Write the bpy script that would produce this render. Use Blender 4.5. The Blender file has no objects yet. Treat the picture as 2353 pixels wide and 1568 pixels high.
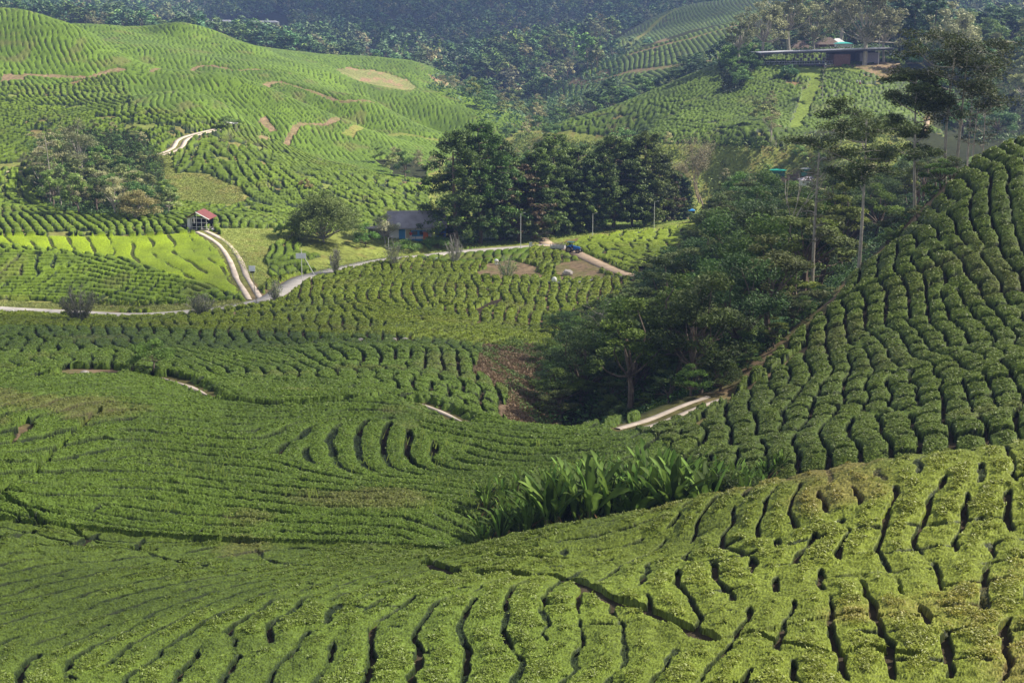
import bpy, math, random, time
import numpy as np
from mathutils import Vector, Matrix
T0=time.time()
sc=bpy.context.scene; COL=sc.collection
R=math.radians
P0=R(13.0); CP,SP=math.cos(P0),math.sin(P0); F=50/36*2352.0; CZ=100.0
# ---------------- camera, sky, sun, exposure
cam=bpy.data.objects.new('camera',bpy.data.cameras.new('camera')); COL.objects.link(cam)
cam.data.lens=50; cam.data.sensor_width=36; cam.location=(0,0,CZ); cam.rotation_euler=(R(77),0,0)
cam.data.clip_start=.5; cam.data.clip_end=9000; sc.camera=cam
SUN_AZ,SUN_EL=74.0,42.0
w=bpy.data.worlds.new("World"); sc.world=w; w.use_nodes=True
nt=w.node_tree; nt.nodes.clear()
sky=nt.nodes.new('ShaderNodeTexSky'); sky.sky_type='NISHITA'; sky.sun_disc=False
sky.sun_elevation=R(SUN_EL); sky.sun_rotation=R(SUN_AZ); sky.altitude=1500; sky.dust_density=1.5
bg=nt.nodes.new('ShaderNodeBackground'); bg.inputs[1].default_value=0.080
wo=nt.nodes.new('ShaderNodeOutputWorld'); hs_=nt.nodes.new('ShaderNodeHueSaturation'); hs_.inputs['Saturation'].default_value=.30; nt.links.new(sky.outputs[0],hs_.inputs['Color']); nt.links.new(hs_.outputs[0],bg.inputs[0]); nt.links.new(bg.outputs[0],wo.inputs[0])
sl=bpy.data.lights.new('sun','SUN'); sl.energy=5.0; sl.angle=R(0.53); sl.color=(1,.93,.80)
so=bpy.data.objects.new('sun',sl); COL.objects.link(so)
SD=Vector((math.sin(R(SUN_AZ))*math.cos(R(SUN_EL)),math.cos(R(SUN_AZ))*math.cos(R(SUN_EL)),math.sin(R(SUN_EL))))
so.rotation_euler=SD.to_track_quat('Z','Y').to_euler(); so.location=(0,0,400)
vs=sc.view_settings; vs.view_transform='Standard'; vs.look='None'; vs.exposure=1.02; vs.gamma=1
cy=sc.cycles; cy.max_bounces=4; cy.diffuse_bounces=2; cy.glossy_bounces=1; cy.transmission_bounces=2; cy.transparent_max_bounces=8
cy.volume_bounces=0; cy.use_denoising=True; cy.caustics_reflective=False; cy.caustics_refractive=False
sc.render.use_persistent_data=False
rng=np.random.default_rng(7); random.seed(7)
# ---------------- helpers: properties, meshes, materials
def tag(o,label=None,cat=None,group=None,kind=None):
    if label: o['label']=label
    if cat: o['category']=cat
    if group: o['group']=group
    if kind: o['kind']=kind
    return o
def npmesh(name,V,Fc,mat,parent=None,col=None,smooth=True,mats=None,mi=None):
    """V (n,3); Fc (m,k) equal-size faces or list of such arrays"""
    Fl=Fc if isinstance(Fc,list) else [Fc]
    me=bpy.data.meshes.new(name); V=np.ascontiguousarray(V,dtype=np.float32)
    me.vertices.add(len(V)); me.vertices.foreach_set('co',V.ravel())
    nl=sum(f.size for f in Fl); nf=sum(len(f) for f in Fl)
    me.loops.add(nl); me.loops.foreach_set('vertex_index',np.concatenate([f.ravel() for f in Fl]).astype(np.int32))
    me.polygons.add(nf); cnt=np.concatenate([np.full(len(f),f.shape[1]) for f in Fl])
    me.polygons.foreach_set('loop_start',np.concatenate([[0],np.cumsum(cnt)[:-1]]).astype(np.int32))
    for m in (mats or [mat]): me.materials.append(m)
    if mi is not None: me.polygons.foreach_set('material_index',np.asarray(mi,dtype=np.int32))
    if col is not None:
        a=me.color_attributes.new('col','FLOAT_COLOR','POINT'); c=np.ones((len(V),4),np.float32); c[:,:3]=col; a.data.foreach_set('color',c.ravel())
    me.update(calc_edges=True)
    if not smooth: me.shade_flat()
    o=bpy.data.objects.new(name,me); COL.objects.link(o)
    if parent: o.parent=parent
    return o
def new_mat(name,rough=.8,spec=.3):
    m=bpy.data.materials.new(name); m.use_nodes=True; n=m.node_tree; b=n.nodes['Principled BSDF']
    b.inputs['Roughness'].default_value=rough; b.inputs['Specular IOR Level'].default_value=spec
    return m,n,b
def noise_node(n,scale,detail=4,coord='Object'):
    tc=n.nodes.new('ShaderNodeTexCoord'); t=n.nodes.new('ShaderNodeTexNoise'); t.inputs['Scale'].default_value=scale; t.inputs['Detail'].default_value=detail
    n.links.new(tc.outputs[coord],t.inputs['Vector']); return t
def simple(name,c,rough=.7,var=.25,scale=3.0,metal=0,bump=0,spec=.3,coord='Object'):
    m,n,b=new_mat(name,rough,spec); b.inputs['Metallic'].default_value=metal
    t=noise_node(n,scale,5,coord); r=n.nodes.new('ShaderNodeValToRGB')
    r.color_ramp.elements[0].position=.3; r.color_ramp.elements[1].position=.7
    r.color_ramp.elements[0].color=(*[x*(1-var) for x in c],1); r.color_ramp.elements[1].color=(*[min(1,x*(1+var)) for x in c],1)
    n.links.new(t.outputs['Fac'],r.inputs[0]); n.links.new(r.outputs[0],b.inputs['Base Color'])
    if bump:
        bp=n.nodes.new('ShaderNodeBump'); bp.inputs['Strength'].default_value=bump; n.links.new(t.outputs['Fac'],bp.inputs['Height']); n.links.new(bp.outputs[0],b.inputs['Normal'])
    return m
def attr_mat(name,rough=.75,spec=.25,nscale=6.0,lo=.75,hi=1.25,bump=0,translucent=0,objvar=0,tint=None):
    m,n,b=new_mat(name,rough,spec)
    a=n.nodes.new('ShaderNodeAttribute'); a.attribute_name='col'
    t=noise_node(n,nscale,5); mr=n.nodes.new('ShaderNodeMapRange'); mr.inputs['From Min'].default_value=.3; mr.inputs['From Max'].default_value=.7
    mr.inputs['To Min'].default_value=lo; mr.inputs['To Max'].default_value=hi; n.links.new(t.outputs['Fac'],mr.inputs['Value'])
    mx=n.nodes.new('ShaderNodeVectorMath'); mx.operation='SCALE'; n.links.new(a.outputs['Color'],mx.inputs[0]); n.links.new(mr.outputs[0],mx.inputs['Scale'])
    out=mx.outputs[0]
    if objvar:
        oi=n.nodes.new('ShaderNodeObjectInfo'); hs=n.nodes.new('ShaderNodeHueSaturation')
        m2=n.nodes.new('ShaderNodeMapRange'); m2.inputs['To Min'].default_value=.5-.014*objvar; m2.inputs['To Max'].default_value=.5+.025*objvar
        n.links.new(oi.outputs['Random'],m2.inputs['Value']); n.links.new(m2.outputs[0],hs.inputs['Hue'])
        ml=n.nodes.new('ShaderNodeMath'); ml.operation='MULTIPLY_ADD'; n.links.new(oi.outputs['Random'],ml.inputs[0]); ml.inputs[1].default_value=7.31; ml.inputs[2].default_value=0
        fr=n.nodes.new('ShaderNodeMath'); fr.operation='FRACT'; n.links.new(ml.outputs[0],fr.inputs[0])
        m3=n.nodes.new('ShaderNodeMapRange'); m3.inputs['To Min'].default_value=1-.3*objvar; m3.inputs['To Max'].default_value=1+.4*objvar
        n.links.new(fr.outputs[0],m3.inputs['Value']); n.links.new(m3.outputs[0],hs.inputs['Value']); n.links.new(out,hs.inputs['Color']); out=hs.outputs[0]
    n.links.new(out,b.inputs['Base Color'])
    if translucent:
        tr=n.nodes.new('ShaderNodeBsdfTranslucent'); n.links.new(out,tr.inputs['Color']); ms=n.nodes.new('ShaderNodeMixShader'); ms.inputs[0].default_value=translucent
        n.links.new(b.outputs[0],ms.inputs[1]); n.links.new(tr.outputs[0],ms.inputs[2]); n.links.new(ms.outputs[0],n.nodes['Material Output'].inputs[0])
    if bump:
        bp=n.nodes.new('ShaderNodeBump'); bp.inputs['Strength'].default_value=bump; bp.inputs['Distance'].default_value=.1; n.links.new(t.outputs['Fac'],bp.inputs['Height']); n.links.new(bp.outputs[0],b.inputs['Normal'])
    return m
class MB:
    def __init__(s): s.V=[];s.F=[];s.n=0
    def add(s,V,Fs):
        s.V.append(np.asarray(V,float)); s.F+= [tuple(i+s.n for i in f) for f in Fs]; s.n+=len(V); return s
    def box(s,c,d,rz=0,rx=0,ry=0,taper=1.0):
        x,y,z=[a/2 for a in d]; V=np.array([(-x,-y,-z),(x,-y,-z),(x,y,-z),(-x,y,-z),(-x*taper,-y*taper,z),(x*taper,-y*taper,z),(x*taper,y*taper,z),(-x*taper,y*taper,z)])
        if rz or rx or ry: V=V@np.array((Matrix.Rotation(rz,3,'Z')@Matrix.Rotation(ry,3,'Y')@Matrix.Rotation(rx,3,'X')).transposed())
        return s.add(V+np.array(c),[(3,2,1,0),(4,5,6,7),(0,1,5,4),(1,2,6,5),(2,3,7,6),(3,0,4,7)])
    def tube(s,pts,rad,n=8,cap=True):
        pts=[np.array(p,float) for p in pts]; rad=rad if hasattr(rad,'__len__') else [rad]*len(pts); V=[];Fs=[]
        for i,p in enumerate(pts):
            d=pts[min(i+1,len(pts)-1)]-pts[max(i-1,0)]; d/=np.linalg.norm(d)+1e-9
            a=np.cross(d,[0,0,1] if abs(d[2])<.9 else [1,0,0]); a/=np.linalg.norm(a); b=np.cross(d,a)
            for k in range(n):
                t=2*math.pi*k/n; V.append(p+rad[i]*(math.cos(t)*a+math.sin(t)*b))
        for i in range(len(pts)-1):
            for k in range(n): Fs.append((i*n+k,i*n+(k+1)%n,(i+1)*n+(k+1)%n,(i+1)*n+k))
        if cap: Fs.append(tuple(range(n))[::-1]); Fs.append(tuple((len(pts)-1)*n+k for k in range(n)))
        return s.add(V,Fs)
    def prism(s,poly,y0,y1):   # polygon in xz extruded along y
        n=len(poly); V=[(p[0],y0,p[1]) for p in poly]+[(p[0],y1,p[1]) for p in poly]
        return s.add(V,[tuple(range(n)),tuple(range(2*n-1,n-1,-1))]+[(i,(i+1)%n+0,(i+1)%n+n,i+n)[::-1] for i in range(n)])
    def ball(s,c,r,n=8,m=6,sz=1,sx=1,sy=1):
        V=[];Fs=[]
        for i in range(m+1):
            a=math.pi*i/m
            for k in range(n): t=2*math.pi*k/n; V.append((c[0]+r*sx*math.sin(a)*math.cos(t),c[1]+r*sy*math.sin(a)*math.sin(t),c[2]+r*sz*math.cos(a)))
        for i in range(m):
            for k in range(n): Fs.append((i*n+k,(i+1)*n+k,(i+1)*n+(k+1)%n,i*n+(k+1)%n))
        return s.add(V,Fs)
    def build(s,name,mat,parent=None,smooth=False):
        me=bpy.data.meshes.new(name); me.from_pydata(np.concatenate(s.V).tolist(),[],s.F); me.materials.append(mat)
        if not smooth: me.shade_flat()
        me.update(); o=bpy.data.objects.new(name,me); COL.objects.link(o)
        if parent: o.parent=parent
        return o
def empty(name,loc,rz=0,label=None,cat=None,group=None):
    o=bpy.data.objects.new(name,None); COL.objects.link(o); o.location=loc; o.rotation_euler=(0,0,rz); o.empty_display_size=.5
    return tag(o,label,cat,group)
def copy_tree(o,loc,rz=0,sc_=1.0,label=None,group=None,cat=None):
    c=o.copy(); COL.objects.link(c); c.name=cat.replace(' ','_') if cat and cat!='tree' else o.name.split('.')[0]; c.location=loc; c.rotation_euler=(0,0,rz); c.scale=sc_ if hasattr(sc_,'__len__') else (sc_,)*3
    tag(c,label,cat,group)
    for ch in list(o.children):
        d=ch.copy(); COL.objects.link(d); d.parent=c
        for g in list(ch.children):
            e=g.copy(); COL.objects.link(e); e.parent=d
    return c
# ---------------- value noise
def _h(ix,iy,seed):
    n=(ix.astype(np.int64)*374761393+iy.astype(np.int64)*668265263+seed*1442695041)&0x7fffffff
    n=((n^(n>>13))*1274126177)&0x7fffffff; n=n^(n>>16)
    return (n&0xffffff).astype(np.float32)/np.float32(0xffffff)
def vn(x,y,sc_,seed=0):
    x=x/sc_; y=y/sc_; ix=np.floor(x); iy=np.floor(y); fx=(x-ix).astype(np.float32); fy=(y-iy).astype(np.float32); ix=ix.astype(np.int64); iy=iy.astype(np.int64)
    fx=fx*fx*(3-2*fx); fy=fy*fy*(3-2*fy)
    a=_h(ix,iy,seed);b=_h(ix+1,iy,seed);c=_h(ix,iy+1,seed);d=_h(ix+1,iy+1,seed)
    return ((a*(1-fx)+b*fx)*(1-fy)+(c*(1-fx)+d*fx)*fy)*2-1
def fbm(x,y,sc_,o=3,seed=0):
    r=0; a=1; t=0
    for i in range(o): r=r+a*vn(x,y,sc_/2**i,seed+i*17); t+=a; a*=.5
    return r/t
def sstep(a,b,x): t=np.clip((x-a)/(b-a),0,1); return t*t*(3-2*t)
def inpoly(U,V,poly):
    p=np.array(poly,float); r=np.zeros(U.shape,bool); n=len(p)
    m=(U>=p[:,0].min())&(U<=p[:,0].max())&(V>=p[:,1].min())&(V<=p[:,1].max())
    if not m.any(): return r
    u=U[m]; v=V[m]; q=np.zeros(u.shape,bool); j=n-1
    for i in range(n):
        xi,yi=p[i]; xj,yj=p[j]
        c=((yi>v)!=(yj>v)); c&=(u<(xj-xi)*(v-yi)/((yj-yi) if yj!=yi else 1e-9)+xi); q^=c; j=i
    r[m]=q; return r
def PL(txt): return [tuple(float(a) for a in p.split()) for p in txt.split(';') if p.strip()]
def st(u,v):
    a=(np.asarray(u,float)-1176)/F; b=(784-np.asarray(v,float))/F
    y=CP+b*SP; return a/y, (-SP+b*CP)/y
def uv(s,t):
    # inverse: s=x/y,t=z/y
    d=CP-t*SP; b=(SP+t*CP)/d; a=s*(CP+b*SP); return 1176+a*F, 784-b*F
CTRL="""
0 1568 40;600 1568 39;1200 1568 37;1800 1568 34;2352 1568 32;-600 1900 24;600 1900 24;1176 1900 22;1800 1900 21;2900 1900 20
0 1400 51;600 1400 49;1200 1400 45;1800 1400 41;2352 1400 38;2352 1220 46;1800 1230 50;1500 1270 54
1080 1270 61;1300 1215 60;1600 1160 60;1900 1100 60;2100 1065 59;2352 1033 58;2700 985 58;3000 1300 36
1180 1300 67;1300 1300 67;1600 1290 67;1900 1235 67;2100 1180 67;2352 1130 66;2700 1080 66
2352 1000 73;2100 1045 73;1900 1080 73;1750 1100 75;2700 900 76
0 1300 57;500 1280 62;1000 1285 62;0 1230 62;0 1130 68;0 1050 73;0 960 80
200 1200 66;200 1050 76;200 950 84;200 884 92;500 1200 68;500 1100 76;500 1000 84;500 935 91
640 937 92;900 1100 79;900 1000 87;900 925 94;1060 966 93;1000 1200 69;1200 1100 80;1200 1040 86
1180 992 91;1300 1000 91;1430 1005 90;1250 975 112;1200 1000 102;1400 1100 78;1300 1160 73;1550 1110 77
180 864 99;430 890 98;300 850 106;300 830 115;600 890 106;600 850 118;600 800 138;600 740 166;600 712 184
300 780 140;300 750 158;0 885 96;0 840 112;0 780 138;0 735 170
900 895 104;900 840 122;900 780 150;900 700 185;900 640 212;1100 900 112;1100 830 128;1100 770 158;1100 700 188;1100 640 214
1300 760 180;1400 680 205;1300 640 222;1200 900 128
0 710 195;300 725 190;430 718 190;600 690 195;680 635 215;800 613 225;960 590 240;1060 578 247;1190 570 250;1270 565 253;1340 590 240;1455 635 215
0 680 205;0 600 222;0 530 240;0 492 255;250 505 250;450 522 242;300 640 210;300 580 226;520 640 207;545 600 216;500 545 234
650 560 232;700 600 222;745 553 240;850 560 245;960 545 258;1100 560 262;1280 538 272;1370 525 280;1500 560 258;1500 600 238;1650 500 290;1500 525 278;1680 540 262
1200 480 330;1500 450 345;1650 430 355;1850 415 350;1400 380 400;2000 420 340
600 480 280;700 480 290;900 480 300;300 490 270;150 470 280;0 460 275
600 400 306;600 335 336;500 300 332;400 330 318;900 400 345;850 330 385;200 400 300
0 400 295;0 330 320;0 260 345;0 200 375;0 170 392;0 100 415;0 26 440;0 50 500;60 30 440;130 53 440;168 66 438;240 99 432;301 137 422;100 65 480;168 94 470;240 124 462;301 156 450
205 74 510;255 60 520;308 68 525;345 76 522;400 52 525;432 60 522;470 84 518;560 100 512;620 125 505;700 158 490;450 125 485;600 152 470;400 110 480;350 130 465
250 80 570;400 78 590;600 135 580
308 152 408;507 169 408;617 205 405;713 247 400;806 284 395;308 168 430;507 188 432;617 228 432;713 270 428;806 304 422
773 231 440;841 228 445;910 265 440;1012 313 430;841 250 475;910 285 470;1012 330 460
397 219 368;479 226 362;534 253 356;596 303 350;397 234 382;479 243 376;534 270 372;596 320 366;560 230 392;650 280 380;750 300 385;200 250 355
773 134 620;870 147 625;938 146 630;1000 163 640;850 175 690;850 185 590;900 190 590;817 190 505;910 204 510;978 211 512;1019 209 515;1114 235 510;1200 272 500;817 208 545;910 224 550;1019 231 558;1114 255 555
1000 255 480;1100 290 470;773 180 490
1150 300 470;1200 290 540;1200 320 450;1300 305 420;1400 335 385;1150 355 420
1290 288 430;1400 250 440;1500 210 450;1640 152 460;1720 132 460;1850 150 452;2000 152 448;2100 150 450;2352 150 470
1500 290 400;1600 262 400;1700 280 385;1700 340 360;1900 200 420;1900 300 375;1900 360 350;2050 200 425;2050 300 380;2150 300 380
1400 285 500;1600 220 520;1500 255 510;1400 238 560;1300 270 550;1550 190 565;1650 140 580
1180 262 640;1300 190 660;1450 125 680;1560 85 690;1700 55 700;1300 230 760;1500 140 780;1700 90 780
1240 105 810;1100 155 820;1350 110 830;1000 185 800;1200 250 690;1100 235 720;1240 160 760
1560 22 900;1450 70 900;1700 0 900;1650 60 830;1560 60 1000
100 75 800;300 90 880;550 85 920;550 64 1020;800 155 800;900 150 850;1000 120 1000;1080 146 1000
1200 60 1200;1000 0 1400;1300 -10 1400;600 0 1400;100 0 1400;1600 -60 1400;2000 0 1000;2352 0 1000;2352 200 700;2200 100 700;1900 60 700
2300 385 180;2300 400 250;2300 380 320;2300 340 420
-400 -400 2400;600 -400 2400;1176 -400 2400;1800 -400 2400;2700 -400 2400
2700 250 140;2700 600 112;2700 880 82;2700 100 450;2700 0 1000;2700 300 250
-400 1568 41;-400 1300 57;-400 1050 72;-400 880 95;-400 710 195;-400 500 250;-400 300 330;-400 0 440;-400 30 600;-400 0 1200
1450 985 95;1640 915 103;1850 745 118;1960 640 128;2100 510 138;2200 400 145;2352 337 141
2352 600 115;2352 800 97;2352 835 88;2352 930 80;2100 700 112;2100 900 90;2000 1000 80;1800 1000 85;1700 960 92;1500 1010 88;1800 880 101
1850 762 131;1850 740 152;1850 690 190;1850 600 230;1600 850 127;1600 750 162;1600 650 205;1400 900 127;1400 800 155
2100 560 156;2100 520 190;2100 460 240;2100 420 300
"""
def build_terrain():
    pts=np.array([[float(a) for a in p.split()] for l in CTRL.strip().split('\n') for p in l.split(';') if p.strip()])
    s,t=st(pts[:,0],pts[:,1]); L=np.log(pts[:,2]); X=np.stack([s,L],1)
    def K(A,B):
        r2=((A[:,None,:]-B[None,:,:])**2).sum(-1)+1e-12
        return 0.5*r2*np.log(r2)
    n=len(X); lam=4e-6
    A=np.zeros((n+3,n+3)); A[:n,:n]=K(X,X)+lam*np.eye(n); A[:n,n]=1; A[:n,n+1:]=X; A[n,:n]=1; A[n+1:,:n]=X.T
    w=np.linalg.solve(A,np.concatenate([t,[0,0,0]]))
    gs=np.linspace(-.62,.62,311); gl=np.linspace(math.log(11),math.log(2700),441)
    G=np.stack(np.meshgrid(gs,gl,indexing='ij'),-1).reshape(-1,2); out=[]
    for i in range(0,len(G),20000):
        g=G[i:i+20000]; out.append(K(g,X)@w[:n]+w[n]+g@w[n+1:])
    return gs,gl,np.concatenate(out).reshape(len(gs),len(gl))
GS,GL,GT=build_terrain()
def cubic(arr,fi,fj):
    fi=np.clip(fi,1,arr.shape[0]-2.001); fj=np.clip(fj,1,arr.shape[1]-2.001)
    i=np.minimum(fi.astype(int),arr.shape[0]-3); j=np.minimum(fj.astype(int),arr.shape[1]-3); a=fi-i; b=fj-j
    def w(x): return (-.5*x+x*x-.5*x**3, 1-2.5*x*x+1.5*x**3, .5*x+2*x*x-1.5*x**3, -.5*x*x+.5*x**3)
    wa=w(a); wb=w(b); r=0
    for p in range(4):
        for q in range(4): r=r+wa[p]*wb[q]*arr[i+p-1,j+q-1]
    return r
def terr_t(s,L):
    return cubic(GT,(s-GS[0])/(GS[1]-GS[0]),(L-GL[0])/(GL[1]-GL[0]))
# ---------------- ground surface: hills + tracks levelled into them
def base_z(x,y):
    y=np.maximum(y,11.5); t=terr_t(np.clip(x/y,-.61,.61),np.log(y))
    z=t*y+CZ
    return z+fbm(x,y,9.0,2,3)*.22*sstep(40,90,y)+fbm(x,y,45.,2,9)*.003*y*sstep(250,500,y)
_YS=np.exp(np.linspace(math.log(24),math.log(2300),1500))
def hit(u,v,Ymin=24.,Ymax=2300.):
    """world point of the ground seen at a point of the photo"""
    s,t=st(u,v); s=float(s);t=float(t); Y=_YS[(_YS>=Ymin)&(_YS<=Ymax)]
    d=base_z(s*Y,Y)-CZ-t*Y
    k=np.where(d>=0)[0]
    if len(k)==0: return (s*Y[-1],Y[-1],float(base_z(np.array([s*Y[-1]]),Y[-1:])[0]))
    k=k[0]
    if k==0: y=Y[0]
    else: a,b=d[k-1],d[k]; y=Y[k-1]+(Y[k]-Y[k-1])*(-a)/(b-a)
    return (s*y,y,float(base_z(np.array([s*y]),np.array([y]))[0]))
def resample(P,step):
    P=np.array(P,float); out=[]; n=len(P)
    Q=np.vstack([2*P[0]-P[1],P,2*P[-1]-P[-2]])
    for i in range(n-1):
        a,b,c,d=Q[i:i+4]; L=max(1,int(np.linalg.norm(c-b)/step))
        for k in range(L):
            t=k/L; out.append(.5*((2*b)+(c-a)*t+(2*a-5*b+4*c-d)*t*t+(-a+3*b-3*c+d)*t**3))
    out.append(P[-1]); return np.array(out)
# tracks: name, label, points seen in the photo, width m, material key, offsets
ROADS=[
 ('road','narrow grey tarred estate road','-220 700;-60 706;60 713;180 719;300 725;430 718;520 705;600 692;645 668;690 640;740 628;800 613;880 597;960 590;1060 578;1190 568;1262 563',2.9,'tar',(0,)),
 ('track','pale twin wheel track from the red roofed hut down to the road','586 688;572 665;556 640;545 610;532 585;512 560;486 543;462 532',.75,'pale',(-.8,.8)),
 ('track','brown dirt track leading right from the tractor','1235 566;1290 568;1340 590;1400 618;1462 637',2.6,'dirt',(0,)),
 ('track','dirt track running under the dark conifers','1262 563;1243 548;1268 534;1310 522',2.6,'dirt',(0,)),
 ('path','narrow concrete path beside the small flat-topped tree','372 869;400 877;440 892;486 914',.5,'pale',(0,)),
 ('path','short concrete path above the brown gully','970 930;1010 946;1062 970',.6,'pale',(0,)),
 ('track','twin concrete strips at the foot of the shaded hill','1436 988;1480 978;1540 958;1590 936;1640 915',.5,'pale',(-.6,.6)),
 ('track','pale zigzag twin track on the left slope','366 357;400 350;424 341;414 331;402 322;440 310;478 303;500 298',1.0,'pale',(-.95,.95)),
 ('path','short pale track at the left picture edge','-40 396;30 394;72 392',1.6,'pale',(0,)),
 ('path','pale footpath in front of the long hillside building','1960 152;2000 150;2060 148;2120 145',1.8,'dirt',(0,)),
 ('path','pale stepped path seen between the tall tree trunks','2134 264;2128 290;2122 306',1.3,'dirt',(0,)),
]
ROADW=[]
for nm,lb,px,wd,mk,offs in ROADS:
    P=[]
    for q in PL(px):
        lim=(90,2300)
        if q[1]>800: lim=(80,118)
        elif q[1]>500: lim=(170,290)
        else: lim=(230,460)
        P.append(hit(q[0],q[1],*lim)[:2])
    P=resample(P,1.2 if P[0][1]<250 else 2.0)
    if len(P)>6:
        for _ in range(3): P[1:-1]=(P[:-2]+2*P[1:-1]+P[2:])/4
    z=base_z(P[:,0],P[:,1])
    for _ in range(8): z[1:-1]=(z[:-2]+2*z[1:-1]+z[2:])/4
    hw=wd/2+max(abs(o) for o in offs)
    ROADW.append((P,z,hw))
def near_line(x,y,P,rad):
    """distance to polyline and param index, for points near it only"""
    D=np.full(x.shape,1e9,np.float32); I=np.zeros(x.shape,np.float32)
    m=(x>P[:,0].min()-rad)&(x<P[:,0].max()+rad)&(y>P[:,1].min()-rad)&(y<P[:,1].max()+rad)
    idx=np.where(m)[0]
    if len(idx)==0: return D,I
    X=x[idx];Yy=y[idx]; d=np.full(len(idx),1e9); ii=np.zeros(len(idx))
    for k in range(len(P)-1):
        a=P[k];b=P[k+1];
        q=(X>min(a[0],b[0])-rad)&(X<max(a[0],b[0])+rad)&(Yy>min(a[1],b[1])-rad)&(Yy<max(a[1],b[1])+rad)
        q=np.where(q)[0]
        if len(q)==0: continue
        ab=b-a; t=np.clip(((X[q]-a[0])*ab[0]+(Yy[q]-a[1])*ab[1])/(ab@ab+1e-9),0,1)
        dd=np.hypot(X[q]-a[0]-t*ab[0],Yy[q]-a[1]-t*ab[1]); g=dd<d[q]
        d[q[g]]=dd[g]; ii[q[g]]=k+t[g]
    D[idx]=d; I[idx]=ii; return D,I
def ground(x,y,want=False):
    sh=x.shape; x=x.ravel(); y=y.ravel(); z=base_z(x,y); dist=np.full(x.shape,1e9,np.float32)
    for P,zr,hw in ROADW:
        rad=hw+3.2; D,I=near_line(x,y,P,rad); m=np.where(D<rad)[0]
        if len(m):
            zz=np.interp(I[m],np.arange(len(zr)),zr); wgt=1-sstep(hw+.8,rad,D[m]); z[m]=z[m]*(1-wgt)+zz*wgt
            dist[m]=np.minimum(dist[m],D[m]-hw)
    if want: return z.reshape(sh),dist.reshape(sh)
    return z.reshape(sh)
def gz(x,y): return float(ground(np.array([float(x)]),np.array([float(y)]))[0])
def place(u,v,Ymin=24.,Ymax=2300.):
    p=hit(u,v,Ymin,Ymax); return (p[0],p[1],gz(p[0],p[1]))
def pxm(y): return F/y/1.0     # photo pixels per metre at distance y
# covers of the ground without tea: polygon seen in the photo, distance range, cover
COVERS=[
 ('grass','500 524;560 522;700 530;700 545;625 560;612 580;628 640;606 668;570 640;540 590;500 552',195,262),
 ('grass','690 600;830 575;1060 560;1180 548;1290 520;1700 478;1700 500;1340 548;1270 560;1060 574;880 592;740 624',200,330),
 ('grass','0 690;230 700;430 700;560 690;560 704;430 716;230 716;0 706;-300 700;-300 680',180,215),
 ('grass','640 575;700 540;860 520;1060 540;1060 575;900 590;690 626;690 560',228,300),
 ('grass','410 400;470 400;560 430;560 470;420 470;380 440;340 380;360 350;385 352',240,360),
 ('floor','75 330;160 300;330 310;375 380;395 500;200 500;110 480;70 420',235,360),
 ('floor','1240 1000;1262 800;1310 740;1420 670;1560 560;1660 470;1700 380;1880 300;2120 300;2230 330;2225 380;2190 400;2095 505;1950 635;1840 745;1640 905;1500 955;1430 990',99,420),
 ('scrub','1090 860;1110 800;1230 800;1270 850;1290 985;1180 992;1160 960;1170 900;1130 880',100,185),
 ('soil','70 868;150 850;290 850;270 868;110 886',92,118),
 ('soil','1085 635;1120 605;1180 598;1240 612;1230 640;1160 640',200,240),
 ('soil','1290 600;1345 600;1420 640;1300 645;1270 636',200,245),
 ('slide','770 160;800 155;880 165;940 185;955 205;930 212;820 190',500,700),
 ('soil','596 272;618 266;640 300;620 306;600 295',300,450),
 ('soil','0 975;30 965;40 985;15 1030;0 1040',60,110),
 ('soil','0 168;60 172;60 186;0 188',330,460),
 ('slide','980 170;1040 190;1110 240;1040 230',520,700),
 ('lawn','1785 160;1840 152;1960 154;2000 165;1880 168;1890 190;1870 230;1845 290;1810 300;1830 240;1860 180',340,460),
 ('soil','1960 150;2060 140;2070 160;2040 185;1990 170',380,470),
 ('soil','1985 172;2042 186;2042 190;1985 177',340,470),
 ('floor','1650 130;1735 150;1735 165;1700 205;1660 215',380,460),
 ('grass','1110 350;1190 300;1290 300;1550 330;1700 330;1800 340;2060 300;2100 340;2100 520;1700 480;1000 560;980 400',300,700),
 ('soil','1700 400;1880 395;1885 440;1780 445;1700 430',300,400),
 ('floor','850 365;960 365;990 420;900 400',300,500),
 ('floor','1000 175;1070 165;1130 228;1210 262;1420 215;1420 285;1280 310;1215 300;1110 240',520,700),
 ('floor','2080 140;2400 100;2400 360;2230 360;2150 300;2100 230',160,900),
 ('soil','1500 85;1530 80;1535 95;1505 100',600,740),('soil','1370 165;1400 158;1400 172;1375 175',560,740),
 ('grass','380 395;480 400;540 460;400 470',250,340),
]
COVERS=[(c,PL(p),a,b) for c,p,a,b in COVERS]
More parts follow.
